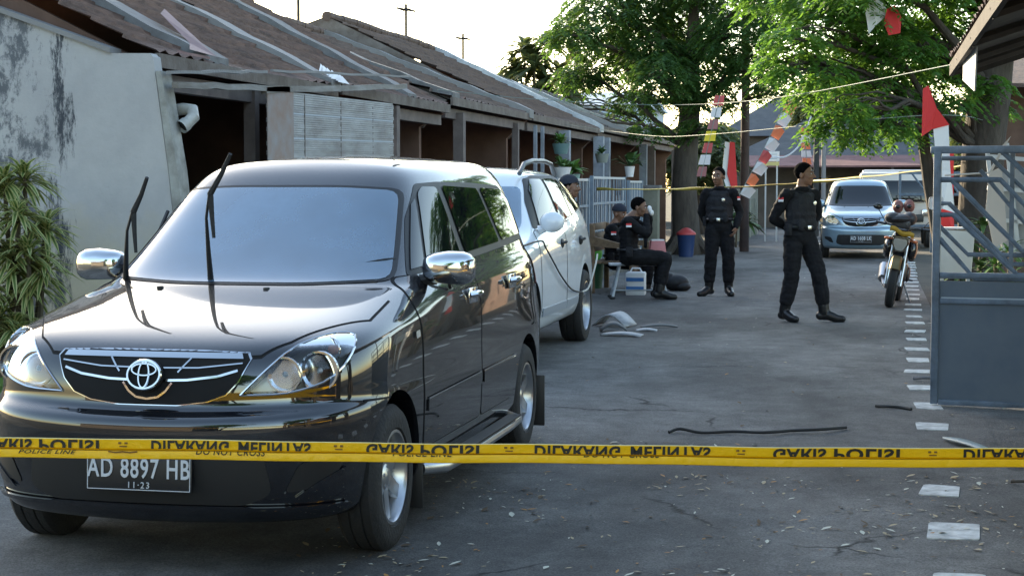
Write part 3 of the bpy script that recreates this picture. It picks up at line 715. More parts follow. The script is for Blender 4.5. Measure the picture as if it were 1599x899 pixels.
        if len(pts)>8:
            b=MB(); b.tube(pts,.0042,5,closed=True); b.build('lamp_bezel',M['chrome'],H)
        # fog recess / bumper scoop
        S.panel('bumper_recess','y',[[(s*u,v) for u,v in roundpoly([(.54,.33),(.70,.36),(.735,.46),(.60,.45)],.03)]],.003,M['black_plastic'],T,-1,.02,rng=(-.2,.6))
        S.panel('bumper_trim','y',[[(s*u,v) for u,v in [(.58,.315),(.67,.33),(.725,.385),(.74,.42),(.66,.372)]]],.010,paint,T,-1,.02,rng=(-.2,.6),solid=-.006)
        # tail lamp, seen edge on
        S.panel('tail_lamp','x',roundpoly([(3.70,.93),(3.95,.90),(3.93,1.28),(3.80,1.28),(3.74,1.1)],.02),.005,mat('tail_red',(.35,.02,.02),.15),T,s,.05)
        for yy in(.70,3.375): make_wheel(T,s*.715,yy,.300,.175,s,.192)
        # fender repeater
        S.panel('side_repeater','x',roundpoly([(.985,.845),(1.045,.85),(1.045,.88),(.985,.875)],.01),.009,M['lampwhite'],T,s,.1)
        S.panel('roof_moulding','z',[(s*.425,1.95),(s*.437,1.95),(s*.437,3.4),(s*.425,3.4)][::s],.003,M['black_plastic'],T,1,.3,rng=(1.4,1.8))
    # grille
    gr=[(-.40,.838),(-.385,.860),(-.2,.866),(.2,.866),(.385,.860),(.40,.838),(.362,.752),(.315,.70),(.24,.672),(.12,.657),(-.12,.657),(-.24,.672),(-.315,.70),(-.362,.752)]
    sc=lambda P,a,b_:[(u*a,.76+(v-.76)*b_) for u,v in P]
    G=S.panel('grille','y',sc(gr,.985,.96),.0065,M['dark_void'],T,-1,.02,rng=(-.2,.5))
    S.panel('grille_frame','y',gr,.004,M['chrome'],G,-1,.02,rng=(-.2,.5),solid=.0)
    S.panel('grille_top_bar','y',[(-.37,.838),(.37,.838),(.36,.858),(-.36,.858)],.012,M['chrome'],G,-1,.02,rng=(-.2,.5),solid=-.006)
    def bar(u0,v0,u1,v1,t,off=.013):
        du,dv=u1-u0,v1-v0; L=math.hypot(du,dv); nu,nv=-dv/L*t,du/L*t
        return [(u0+nu,v0+nv),(u1+nu,v1+nv),(u1-nu,v1-nv),(u0-nu,v0-nv)]
    segs=[]
    for s in(1,-1):
        q=[(0,.752),(.16,.757),(.28,.772),(.355,.795)]
        for a,b_ in zip(q,q[1:]): segs.append(bar(s*a[0],a[1],s*b_[0],b_[1],.0045))
        q=[(.0,.683),(.045,.690),(.075,.712),(.10,.745)]
        for a,b_ in zip(q,q[1:]): segs.append(bar(s*a[0],a[1],s*b_[0],b_[1],.004))
        segs.append(bar(s*.12,.785,s*.165,.838,.003))
        q=[(0,.800),(.2,.803),(.37,.822)]
        for a,b_ in zip(q,q[1:]): segs.append(bar(s*a[0],a[1],s*b_[0],b_[1],.0025))
    S.panel('grille_bar','y',segs,.012,M['chrome'],G,-1,.02,rng=(-.2,.5),solid=-.005)
    S.panel('seam','y',[[(-.81,.648),(.81,.648),(.81,.653),(-.81,.653)]],.002,M['dark_void'],T,-1,.02,rng=(-.2,.62)) if False else None
    for s in(1,-1): S.panel('bumper_seam','x',[[(.36,.655),(.60,.640),(.60,.648),(.36,.663)]],.003,M['dark_void'],T,s,.1)
    # lower intake
    S.panel('lower_intake','y',roundpoly([(-.47,.50),(.47,.50),(.50,.33),(.40,.285),(-.40,.285),(-.50,.33)],.04),.003,M['black_plastic'],T,-1,.02,rng=(-.2,.5))
    S.panel('bumper_lip','y',[(-.74,.262),(.74,.262),(.74,.278),(-.74,.278)],.018,paint,T,-1,.02,rng=(-.2,.6),solid=-.01)
    # emblem
    E_=bpy.data.objects.new('emblem',None); col.objects.link(E_); E_.parent=T; E_.location=(0,.045,.775); E_.rotation_euler=(R(-14),0,0)
    b=MB(); b.lathe([(0,-.006),(.052,-.006),(.064,-.001),(.064,.012)],28,'y'); 
    b.v=[(x*1.12,y,z) for x,y,z in b.v]; b.build('emblem_disc',M['dark_void'] if oval else M['black_plastic'],E_)
    b=MB()
    ellring(b,0,-.012,0,.066,.054,.0065)
    if oval: ellring(b,0,-.013,0,.021,.050,.0048); ellring(b,0,-.013,.019,.050,.0225,.0048)
    else: b.tube([(-.03,-.012,-.03),(-.03,-.012,.03),(.03,-.012,.012),(.034,-.012,-.01),(.01,-.012,-.03),(-.03,-.012,-.03)],.007,6)
    b.build('emblem_badge',M['chrome'],E_)
    # number plate
    P_=bpy.data.objects.new('number_plate',None); col.objects.link(P_); P_.parent=T; P_.location=(0.0,-.022,.408); P_.rotation_euler=(R(-3),0,0)
    b=MB(); b.box((0,0,0),(.43,.006,.138),bev=.002); b.build('plate_sheet',M['plate_black'],P_)
    b=MB()
    for z in(-.062,.062): b.box((0,-.0045,z),(.418,.002,.0028))
    for x in(-.208,.208): b.box((x,-.0045,0),(.0028,.002,.1212))
    b.build('plate_border',M['plate_white'],P_)
    text_obj('plate_number',plate,.104,M['plate_white'],P_,(0,-.005,.016),(R(90),0,0),sx=.69,bold=.0014,spacing=1.12)
    text_obj('plate_date','11·23',.034,M['plate_white'],P_,(.0,-.005,-.045),(R(90),0,0),sx=1.0,spacing=1.25)
    # washer nozzles
    b=MB()
    for x in(-.33,.16): b.box((x,.93,1.052),(.022,.03,.014),bev=.004)
    b.build('washer_nozzle',M['black_plastic'],T)
    b=MB()
    if raised_wipers:
        for (base,el,bb,bt) in(((-.60,1.16,1.045),(-.48,.98,1.38),(-.47,.99,1.20),(-.385,.93,1.53)),((-.15,1.07,1.045),(-.085,.90,1.46),(-.07,.91,1.27),(.03,.86,1.63))):
            W=bpy.data.objects.new('wiper',None); col.objects.link(W); W.parent=T
            base,el,bb,bt=map(Vector,(base,el,bb,bt)); k=base.lerp(el,.35)+Vector((-.005,-.01,0))
            b=MB(); b.tube([base,k,base.lerp(el,.75)+Vector((-.012,-.01,0)),el],[.015,.011,.0065,.006],8); b.ell(base,(.022,.022,.02)); b.build('wiper_arm',M['black_plastic'],W)
            md=bb.lerp(bt,.5); md=el
            b=MB(); b.tube([bb,bb.lerp(el,.5)+Vector((0,.004,0)),el+Vector((0,.012,0)),el.lerp(bt,.5)+Vector((.004,.008,0)),bt],[.008,.011,.015,.011,.009],6); b.build('wiper_blade',M['rubber'],W)
    else:
        for x0,x1 in((-.55,.05),(-.05,.5)):
            b=MB(); b.tube([(x0,1.14,1.07),((x0+x1)/2,1.18,1.12),(x1,1.23,1.135)],.008,6); b.build('wiper',M['rubber'],T)
    # antenna
    b=MB(); b.tube([(-.635,1.60,1.27),(-.640,1.72,1.37)],.010,6); b.build('aerial_mount',M['black_plastic'],T)
    if wg=='wind':
        b=MB(); b.prism([(1.12,1.02),(1.14,1.085),(1.42,1.115),(1.55,1.10),(1.55,1.02)],'x',-.59,.59); b.build('dashboard',M['dash'],T)
        for x in(-.30,.30):
            b=MB(); b.box((x,2.15,1.14),(.46,.14,.30),bev=.05); b.box((x,2.17,1.36),(.24,.09,.15),bev=.04); b.build('front_seat',M['seat'],T)
        b=MB(); b.box((0,2.68,1.2),(.95,.06,.24),bev=.02); b.build('rear_seat',M['seat'],T)
        b=MB(); b.tube([(-.30+.17*math.cos(a),1.66+.05*math.sin(a),1.10+.15*math.sin(a)) for a in np.linspace(0,2*PI,21)[:-1]],.014,6,closed=True); b.build('steering_wheel',M['cabin'],T)
        b=MB(); b.box((0,1.72,1.43),(.22,.03,.06),bev=.012); b.build('rear_view_mirror',M['cabin'],T)
        tb=MB(); tb.box((.04,1.30,1.155),(.13,.11,.085),bev=.006); tb.add([(.0,1.28,1.195),(.09,1.30,1.195),(.07,1.31,1.235),(.03,1.29,1.225)],[(0,1,2,3)]); tag(tb.build('tissue_box',M['whitec2'],loc=(loc[0],loc[1],loc[2])),'pale tissue box on the dashboard behind the black car windshield','tissue box')
        pp=MB(); pp.box((-.32,1.32,1.118),(.30,.16,.006),rot=(.09,0,.1)); tag(pp.build('paper_sheet',M['whitec2'],loc=(loc[0],loc[1],loc[2])),'white paper lying on the dashboard of the black car','paper')
    return T
car=make_mpv('black_car','shiny black people carrier with raised wipers parked at front left behind the tape',(-2.705,5.839,0),M['black_paint'],'AD 8897 HB')

c2=make_mpv('silver_car','silver blue people carrier parked facing the viewer at the far end, behind the motorcycle',(-.22,34.6,0),M['silver_paint'],'AD 1608 LK',wg='tint',raised_wipers=False,oval=False,chrome_mirror=False,rz=R(1.5))
for k in c2.children:
    if k.name.startswith(('side_step','step_pad')): pass
# white off-roader -----------------------------------------------------------
def make_suv(loc):
    T=thing('white_car','white off-roader with grey roof rails parked right behind the black people carrier','car',loc)
    rows=[car_row(.24,.24,.26,.28,.14,.45,4.10,4.52,.76,.80,.76),
          car_row(.28,.28,.30,.32,.07,.45,4.15,4.60,.84,.86,.83),
          car_row(.38,.38,.40,.42,.03,.45,4.18,4.64,.885,.905,.87),
          car_row(.55,.55,.56,.58,.0,.45,4.18,4.66,.90,.915,.875),
          car_row(.70,.72,.74,.76,.03,.47,4.16,4.64,.895,.915,.87),
          car_row(.82,.88,.92,.95,.08,.50,4.12,4.60,.885,.912,.86),
          car_row(.90,.98,1.04,1.08,.25,.65,4.08,4.56,.855,.905,.84),
          car_row(.98,1.04,1.13,1.16,.70,.95,4.05,4.53,.83,.885,.82),
          car_row(1.06,1.10,1.22,1.24,1.10,1.32,4.00,4.48,.81,.855,.79),
          car_row(1.29,1.30,1.38,1.38,1.42,1.62,3.90,4.34,.74,.785,.71),
          car_row(1.51,1.51,1.53,1.53,1.72,1.92,3.72,4.10,.66,.705,.62),
          car_row(1.60,1.595,1.60,1.60,1.88,2.06,3.58,3.90,.60,.64,.56),
          car_row(1.645,1.635,1.64,1.63,2.05,2.2,3.4,3.7,.48,.53,.45)]
    tp=rows[-1]; zc=np.interp([p[1] for p in tp],[2.0,2.5,3.1,3.7],[1.65,1.68,1.685,1.64])
    base=car_body_mesh(rows,[(0,p[1],float(z)) for p,z in zip(tp,zc)])
    base.materials.clear(); base.materials.append(M['white_paint_car']); base.materials.append(M['dark_void']); base.polygons.foreach_set('material_index',[0]*len(base.polygons))
    cuts=[]
    for y in(.90,3.52):
        for s in(1,-1):
            c=MB(); c.lathe([(0,s*.58),(.395,s*.58),(.395,s*1.1),(0,s*1.1)],44,'x',c=(0,y,.36)); cuts.append(c)
    me=boolean(base,cuts); me.materials.clear(); me.materials.append(M['white_paint_car']); me.materials.append(M['dark_void'])
    for p in me.polygons:
        c=p.center; yc=.90 if c.y<2 else 3.52
        p.material_index=1 if (abs(c.x)<.86 and math.hypot(c.y-yc,c.z-.36)<.40 and (abs(p.normal.x)<.5 or abs(c.x)<.65)) or c.z<.285 else 0
    S=Shell(me); vis=me.copy(); shade(vis,40); link('body',vis,T)
    wp=M['white_paint_car']
    for s in(1,-1):
        S.panel('window_trim','x',roundpoly([(1.42,1.135),(2.5,1.165),(3.35,1.235),(4.05,1.285),(3.98,1.40),(3.70,1.53),(3.3,1.585),(2.2,1.585),(1.95,1.555),(1.66,1.36)],.04),.003,M['black_plastic'],T,s,.15)
        def door(poly,wnds):
            pl=roundpoly(poly,.05); c=(sum(p[0] for p in pl)/len(pl),sum(p[1] for p in pl)/len(pl))
            S.panel('seam','x',[(c[0]+(u-c[0])*1.012,c[1]+(v-c[1])*1.012) for u,v in pl],.0014,M['dark_void'],T,s,.1)
            dd=S.panel('door','x',pl,.0035,wp,T,s,.1)
            for w_ in wnds: S.panel('window','x',roundpoly(w_,.025),.010,M['tint'],dd,s,.1)
            return dd
        d1=door([(1.30,.44),(2.42,.44),(2.44,1.155),(1.38,1.115),(1.28,1.0)],[[(1.62,1.15),(2.38,1.175),(2.38,1.555),(2.05,1.555),(1.86,1.46)]])
        d2=door([(2.46,.44),(3.02,.44),(3.14,.72),(3.36,.90),(3.38,1.21),(2.46,1.155)],[[(2.48,1.185),(3.06,1.225),(2.98,1.56),(2.48,1.56)],[(3.10,1.23),(3.36,1.245),(3.16,1.55),(3.03,1.558)]])
        S.panel('rear_window','x',roundpoly([(3.46,1.26),(3.98,1.295),(3.90,1.40),(3.66,1.505),(3.30,1.55)],.03),.010,M['tint'],T,s,.1)
        for dd,yy in((d1,2.24),(d2,3.22)):
            b=MB(); b.ell((s*.905,yy,.985),(.018,.075,.045),16,10); b.build('handle_cup',M['black_plastic'],dd)
            b=MB(); b.tube([(s*.915,yy-.07,.99),(s*.94,yy-.03,1.0),(s*.94,yy+.03,1.0),(s*.915,yy+.07,.99)],.013,8); b.build('handle',M['black_plastic'],dd)
        b=MB(); b.tube([(s*.60,1.85,1.60),(s*.61,2.0,1.685),(s*.62,2.3,1.715),(s*.61,2.9,1.722),(s*.59,3.35,1.70),(s*.57,3.62,1.60)],.022,8); b.build('roof_rail',mat('rail_grey',(.16,.17,.18),.4,.5),T)
        b=MB(); b.ell((s*.955,1.50,1.19),(.105,.075,.088),18,12); b.tube([(s*.84,1.52,1.12),(s*.90,1.52,1.14)],[.04,.03],8); b.build('mirror',wp,T)
        S.panel('sill_moulding','x',[[(1.34,.40),(2.42,.40),(2.42,.47),(1.34,.47)],[(2.44,.40),(3.05,.40),(3.06,.47),(2.44,.47)]],.014,mat('sill_grey',(.30,.33,.37),.4),T,s,.1,solid=-.008)
        S.panel('tail_lamp','x',roundpoly([(4.2,.98),(4.50,.98),(4.46,1.22),(4.28,1.24)],.03),.006,M['amber'],T,s,.02)
        for yy in(.90,3.52): make_wheel(T,s*.80,yy,.345,.225,s,.235,spokes=5)
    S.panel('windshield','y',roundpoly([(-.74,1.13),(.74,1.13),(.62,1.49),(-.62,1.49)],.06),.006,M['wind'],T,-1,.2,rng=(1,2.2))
    S.panel('grille','y',roundpoly([(-.40,.72),(.40,.72),(.44,.86),(-.44,.86)],.03),.006,M['dark_void'],T,-1,.02,rng=(-.2,.5))
    return T
make_suv((-3.59,12.28,0))
# white roofed van parked behind the silver car
T=thing('parked_van','white roofed van standing behind the silver car and the motorcycle','van',(.55,41.0,0))
b=MB(); b.box((0,2.0,1.15),(1.75,4.0,1.35),bev=.12); b.box((0,2.1,1.80),(1.62,3.6,.16),bev=.07); b.build('body',mat('van_white',(.55,.50,.46),.35,coat=.6),T)
b=MB(); b.box((0,-.02,1.38),(1.45,.06,.55),rot=(R(-12),0,0),bev=.02); b.build('windshield',M['tint'],T)
b=MB(); b.box((0,-.03,.72),(1.3,.05,.18),bev=.02); b.build('grille',M['black_plastic'],T)
for s in(1,-1):
    b=MB(); b.box((s*.72,-.03,.85),(.22,.06,.16),bev=.02); b.build('headlight',M['reflector'],T)
    b=MB(); b.box((s*.88,1.7,1.42),(.02,2.6,.45)); b.build('side_window',M['tint'],T)
    for yy in(.7,3.2): make_wheel(T,s*.78,yy,.30,.18,s,.19)
# ================================================================ PEOPLE
M['uniform']=mat('black_uniform',(.010,.010,.012),.9,spec=.25,var=.35,vs=9,bump=.5,bs=14)
M['vestm']=mat('black_vest',(.016,.016,.019),.75,spec=.3,var=.3,vs=14,bump=.5,bs=45)
M['skin']=mat('skin',(.25,.125,.075),.5,var=.12,vs=14)
M['skin_dk']=mat('skin_dark',(.19,.095,.058),.5,var=.12,vs=14)
M['hairm']=mat('hair',(.006,.005,.005),1.0,spec=.05,bump=1,bs=60)
M['boot']=mat('boot_leather',(.009,.009,.010),.35,bump=.15,bs=40)
M['redc']=mat('flag_red',(.62,.03,.03),.7)
M['whitec']=mat('flag_white',(.72,.72,.72),.7)
M['silverm']=mat('silver_badge',(.6,.6,.55),.25,.9)
M['navy']=mat('navy_cloth',(.02,.024,.038),.85,bump=.3)
class Prims:
    def __init__(s): s.P=[]
    def cap(s,a,ra,b,rb,tag='cloth',flat=None): s.P.append(('c',Vector(a),ra,Vector(b),rb,tag,flat)); return s
    def ell(s,c,r,tag='cloth',rot=None): s.P.append(('e',Vector(c),Vector(r),rot or Matrix.Identity(3),None,tag,None)); return s
    def mesh(s,grow=0,sel=None):
        b=MB()
        for p in s.P:
            if sel and p[5] not in sel: continue
            if p[0]=='e': b.ell(p[1],[x+grow for x in p[2]],14,10,rot=p[3])
            else:
                _,a,ra,c,rc,_,fl=p; ra+=grow; rc+=grow; t=(c-a); L=t.length; q=t.to_track_quat('Z','Y').to_matrix() if L>1e-6 else Matrix.Identity(3)
                pr=[(0,-ra)]+[(ra*math.cos(k*PI/10),-ra*math.sin(k*PI/10)) for k in(4,3,2,1,0)]+[(rc*math.cos(k*PI/10),L+rc*math.sin(k*PI/10)) for k in(0,1,2,3,4)]+[(0,L+rc)]
                n0=len(b.v); b.lathe(pr,14,'z',c=(0,0,0),rot=q)
                for i in range(n0,len(b.v)):
                    v=Vector(b.v[i])
                    if fl: ax,k=fl; v=v-ax*(v.dot(ax)*(1-k))
                    b.v[i]=tuple(v+a)
        return b
    def dist(s,pts):
        D=[]
        for p in s.P:
            if p[0]=='e':
                Rm=np.array(p[3]); q=(pts-np.array(p[1]))@Rm; r=np.array(p[2]); k=np.linalg.norm(q/r,axis=1); D.append((k-1)*r.mean())
            else:
                a=np.array(p[1]); c=np.array(p[3]); d_=c-a; L2=max(d_@d_,1e-9); t=np.clip(((pts-a)@d_)/L2,0,1); D.append(np.linalg.norm(pts-(a+t[:,None]*d_),axis=1)-(p[2]+(p[4]-p[2])*t))
        return np.array(D)
def remeshed(name,pr,vox,mats,tags,parent,smooth=4,grow=0,sel=None,wr=0,seed=0):
    b=pr.mesh(grow,sel); me=bpy.data.meshes.new('pm'); me.from_pydata(b.v,[],b.f)
    o=bpy.data.objects.new('pm',me); col.objects.link(o)
    md=o.modifiers.new('r','REMESH'); md.mode='VOXEL'; md.voxel_size=vox; md.use_smooth_shade=True
    m2=o.modifiers.new('s','SMOOTH'); m2.factor=.5; m2.iterations=smooth
    dg=bpy.context.evaluated_depsgraph_get(); r=bpy.data.meshes.new_from_object(o.evaluated_get(dg),depsgraph=dg); bpy.data.objects.remove(o); r.name=name
    r.materials.clear()
    for m in mats: r.materials.append(m)
    n=len(r.vertices); co=np.empty(n*3,dtype=np.float64); r.vertices.foreach_get('co',co); co=co.reshape(-1,3)
    nf=len(r.polygons)
    if tags:
        fc=np.empty(nf*3); r.polygons.foreach_get('center',fc); D=pr.dist(fc.reshape(-1,3)); w_=D.argmin(0); tm=np.array([tags.get(p[5],0) for p in pr.P]); mi=tm[w_]
        r.polygons.foreach_set('material_index',mi.astype(np.int32))
    if wr:  # cloth folds
        no=np.empty(n*3); r.vertices.foreach_get('normal',no); no=no.reshape(-1,3)
        D=pr.dist(co); w_=D.argmin(0); cl=np.array([1.0 if p[5]=='cloth' else 0.0 for p in pr.P])[w_]
        h=np.array([mnoise.noise(Vector((c[0]*9+seed,c[1]*9,c[2]*13)))+.5*mnoise.noise(Vector((c[0]*22,c[1]*22+seed,c[2]*34))) for c in co])
        co=co+no*(h*wr*cl)[:,None]; r.vertices.foreach_set('co',co.ravel())
    r.polygons.foreach_set('use_smooth',[True]*nf); r.update()
    return link(name,r,parent)
def rotz(a): return Matrix.Rotation(a,3,'Z')
def facing(th,tilt=0,roll=0):
    """rotation taking local +y(forward) to a heading; th=0 faces the viewer (-Y), positive turns to viewer right"""
    return Matrix.Rotation(PI+th,3,'Z')@Matrix.Rotation(tilt,3,'X')@Matrix.Rotation(roll,3,'Y')
def add_head(pr,c,F,s=1.10):
    c=Vector(c); P=lambda x,y,z:c+F@Vector((x,y,z))*s
    e=lambda x,y,z,a,b,d,t='skin':pr.ell(P(x,y,z),(a*s,b*s,d*s),t,F)
    e(0,-.012,.032,.074,.092,.088); e(0,.020,-.040,.057,.068,.070); e(0,.060,-.090,.024,.020,.020); e(0,.040,.0,.062,.052,.06)
    pr.cap(P(0,.090,.014),.008*s,P(0,.109,-.022),.0135*s,'skin'); e(0,.078,.030,.050,.018,.011)
    for k in(-1,1): e(k*.036,.060,-.022,.023,.024,.022); e(k*.078,-.006,-.012,.010,.020,.031); e(k*.014,.098,-.026,.009,.010,.008)
    e(0,.083,-.054,.025,.012,.007); e(0,.080,-.066,.020,.012,.007)
def head_kids(parent,c,F,s,hair=True,cap=False,parm=None,body=None):
    c=Vector(c); P=lambda x,y,z:c+F@Vector((x,y,z))*s
    for k in(-1,1):
        b=MB(); b.ell(P(k*.030,.083,.010),(.013*s,.010*s,.008*s),10,6,rot=F); b.build('eye',M['eyew'],body)
        b=MB(); b.ell(P(k*.030,.0915,.010),(.006*s,.004*s,.006*s),8,6,rot=F); b.build('iris',M['hairm'],body)
        b=MB(); b.tube([P(k*.012,.094,.030),P(k*.03,.094,.036),P(k*.050,.080,.030)],.0035*s,5); b.build('eyebrow',M['hairm'],body)
    if hair:
        bm=bmesh.new(); bmesh.ops.create_uvsphere(bm,u_segments=28,v_segments=18,radius=1)
        for v in bm.verts:
            n_=1+.03*mnoise.noise(v.co*9); v.co=Vector((v.co.x*.0765*n_,v.co.y*.095*n_-.013,v.co.z*.0905*n_+.033))
        bmesh.ops.bisect_plane(bm,geom=bm.verts[:]+bm.edges[:]+bm.faces[:],plane_co=(0,.062,.080),plane_no=Vector((0,.80,-.60)).normalized(),clear_outer=True)
        for v in bm.verts: v.co=P(*v.co)
        me=bpy.data.meshes.new('hair'); bm.to_mesh(me); bm.free(); me.materials.append(M['hairm']); shade(me,80); link('hair',me,parent)
    if cap:
        bm=bmesh.new(); bmesh.ops.create_uvsphere(bm,u_segments=28,v_segments=18,radius=1)
        for v in bm.verts: v.co=Vector((v.co.x*.086,v.co.y*.104-.012,v.co.z*.092+.044))
        bmesh.ops.bisect_plane(bm,geom=bm.verts[:]+bm.edges[:]+bm.faces[:],plane_co=(0,.0,.038),plane_no=Vector((0,.12,-1)).normalized(),clear_outer=True)
        for v in bm.verts: v.co=P(*v.co)
        me=bpy.data.meshes.new('cap'); bm.to_mesh(me); bm.free(); me.materials.append(M['navy']); shade(me,80); link('cap',me,parent)
        if cap=='brim':
            b=MB(); pts=[(.086*math.sin(a)*.93,.085+.075*math.cos(a),.040-.01*math.cos(a)) for a in np.linspace(-PI/2,PI/2,12)]
            V=[P(*p) for p in pts]+[P(p[0],p[1],p[2]+.006) for p in pts]; b.add(V,[tuple(range(12)),tuple(range(23,11,-1))]+[(i,(i+1)%12,(i+1)%12+12,i+12) for i in range(12)]); b.build('cap_brim',M['navy'],parent)
M['eyew']=mat('eye',(.5,.48,.45),.3)
def add_hand(pr,w,dirv,palm,s=1.0,curl=.5,thumb=1):
    """w wrist, dirv pointing direction of the hand, palm normal"""
    w=Vector(w); d_=Vector(dirv).normalized(); n=Vector(palm); n=(n-d_*n.dot(d_)).normalized(); sd=d_.cross(n)*thumb
    pr.cap(w,.026*s,w+d_*.035*s,.030*s,'skin')
    pr.cap(w+d_*.04*s-sd*.016*s,.019*s,w+d_*.085*s-sd*.026*s,.015*s,'skin'); pr.cap(w+d_*.04*s+sd*.012*s,.019*s,w+d_*.088*s+sd*.022*s,.015*s,'skin')
    for i,(o_,L) in enumerate(((.032,.070),(.011,.080),(-.011,.074),(-.031,.058))):
        a=w+d_*.088*s+sd*o_*s; c1=(d_*math.cos(curl)+n*math.sin(curl)).normalized(); c2=(d_*math.cos(curl*2.1)+n*math.sin(curl*2.1)).normalized()
        m_=a+c1*L*.5*s; pr.cap(a,.0105*s,m_,.0095*s,'skin'); pr.cap(m_,.0095*s,m_+c2*L*.5*s,.008*s,'skin')
    a=w+d_*.035*s+sd*.026*s; m_=a+(d_*.55+sd*.6+n*.35).normalized()*.042*s; pr.cap(a,.014*s,m_,.0115*s,'skin'); pr.cap(m_,.0115*s,m_+(d_*.8+n*.5+sd*.1).normalized()*.032*s,.009*s,'skin')
def flag_patch(parent,c,nrm,up=(0,0,1),w_=.07,h_=.05):
    c=Vector(c); n=Vector(nrm).normalized(); u=Vector(up); u=(u-n*u.dot(n)).normalized(); r=u.cross(n)
    F_=bpy.data.objects.new('flag_patch',None); col.objects.link(F_); F_.parent=parent
    for nm,z0,z1,m in(('patch_red',0,h_/2,M['redc']),('patch_white',-h_/2,0,M['whitec'])):
        b=MB(); V=[]
        for dn in(0,.006):
            for a,z in((-w_/2,z0),(w_/2,z0),(w_/2,z1),(-w_/2,z1)): V.append(c+n*dn+r*a+u*z)
        b.add(V,[(0,1,2,3),(7,6,5,4),(0,4,5,1),(1,5,6,2),(2,6,7,3),(3,7,4,0)]); b.build(nm,m,F_,smooth=False)
YAW=R(12.2)
def person(label,loc,J,Th,head_th,skin='skin',vest=True,cap=False,hair=True,vox=.0095,patches=(),tilt=0,height=1.0,boots=True,lean=0,group='police officers in black on the street'):
    T=thing('person',label,'person',loc,YAW,group); T.scale=(height,)*3
    g=lambda k:Vector(J[k]); pr=Prims(); Fh=facing(head_th,tilt)
    L=Vector((math.cos(Th),math.sin(Th),0)); Fw=Vector((math.sin(Th),-math.cos(Th),0))
    pel,ch,nk,hd=g('pelvis'),g('chest'),g('neck'),g('head')
    up=(ch-pel).normalized(); Rt=Matrix((L,-Fw,Vector((0,0,1)))).transposed()
    fl=None
    # torso
    sp=(ch-pel)
    tr=Matrix((L,(Fw-up*Fw.dot(up)).normalized()*-1,up)).transposed()
    pr.ell(pel,(.180,.132,.13),'cloth',tr); pr.ell(pel.lerp(ch,.30),(.172,.128,.14),'cloth',tr); pr.ell(pel.lerp(ch,.60),(.178,.130,.16),'cloth',tr); pr.ell(pel.lerp(ch,.85),(.188,.132,.15),'cloth',tr); pr.ell(ch+up*.05,(.175,.11,.10),'cloth',tr)
    for s in('L','R'):
        sh,el,wr,hp,kn,an,to=(g(s+k) for k in('sh','el','wr','hip','knee','ankle','toe'))
        pr.cap(ch+up*.085,.065,sh,.062,'cloth'); pr.cap(sh,.070,sh.lerp(el,.5),.066,'cloth'); pr.cap(sh.lerp(el,.5),.066,el,.056,'cloth'); pr.cap(el,.057,wr,.042,'cloth')
        pr.cap(hp,.108,hp.lerp(kn,.5),.106,'cloth'); pr.cap(hp.lerp(kn,.5),.106,kn,.086,'cloth')
        cf=kn.lerp(an,.30); pr.cap(kn,.086,cf,.086,'cloth'); pr.cap(cf,.086,kn.lerp(an,.70),.080,'cloth'); pr.cap(kn.lerp(an,.70),.078,kn.lerp(an,.78),.062,'cloth')
        pr.cap(kn.lerp(an,.74),.066,an,.062,'boot'); td=(to-an); tdh=Vector((td.x,td.y,0)).normalized(); heel=an-tdh*.045+Vector((0,0,-.048))
        pr.cap(heel,.050,an+tdh*.06+Vector((0,0,-.045)),.052,'boot'); ball=an+tdh*.14; ball.z=an.z-.062+min(0,td.z+.05); pr.cap(an+tdh*.05+Vector((0,0,-.04)),.058,ball,.052,'boot'); tip=an+tdh*.195; tip.z=ball.z-.002; pr.cap(ball,.052,tip,.044,'boot')
        pr.cap(an,.045,an+tdh*.03+Vector((0,0,-.03)),.045,'boot')
        # cargo pocket
        pr.ell(hp.lerp(kn,.62)+(hp-pel).normalized()*.062,(.036,.065,.085),'cloth',Rt)
        hv=J.get(s+'hand')
        if hv: add_hand(pr,wr,hv[0],hv[1],1.0,hv[2],hv[3])
    pr.cap(ch+up*.10,.072,nk,.062,'skin'); pr.cap(nk,.062,hd+Fh@Vector((0,-.015,-.06)),.060,'skin')
    add_head(pr,hd,Fh)
    # collar
    pr.ell(nk+Vector((0,0,-.035)),(.092,.088,.036),'cloth',tr)
    tags={'cloth':0,'skin':1,'boot':2}
    B=remeshed('body',pr,vox,[M['uniform'],M[skin],M['boot']],tags,T,smooth=3,wr=.012,seed=len(label)*1.7)
    head_kids(T,hd,Fh,1.12,hair,cap,None,B)
    if vest:
        v=Prims(); v.ell(pel.lerp(ch,.36),(.192,.150,.13),'cloth',tr); v.ell(pel.lerp(ch,.60),(.196,.152,.15),'cloth',tr); v.ell(pel.lerp(ch,.85),(.196,.152,.145),'cloth',tr); v.ell(ch+up*.04,(.160,.130,.10),'cloth',tr)
        for k in(-1,1):
            v.cap(ch+L*k*.105+up*.07+Fw*.06,.035,ch+L*k*.10+up*.125-Fw*.02,.032,'cloth'); v.ell(pel.lerp(ch,.30)+L*k*.085+Fw*.125,(.055,.028,.07),'cloth',tr)
        v.ell(pel.lerp(ch,.62)+Fw*.135,(.10,.02,.03),'cloth',tr)
        V_=remeshed('vest',v,.010,[M['vestm']],None,T,smooth=2,wr=.004)
        b=MB(); q=ch+L*.07-up*.01+Fw*.160; b.lathe([(0,.0),(.022,0),(.026,.004),(.020,.010),(0,.012)],14,'z',c=q,rot=Fw.to_track_quat('Z','Y').to_matrix()); b.build('badge',M['silverm'],T)
        # belt with pouches
    b=MB(); pts=[pel+up*.085+tr@Vector((.186*math.cos(a),.142*math.sin(a),0)) for a in np.linspace(0,2*PI,25)[:-1]]; b.tube(pts,.021,6,closed=True); b.build('belt',M['boot'],T)
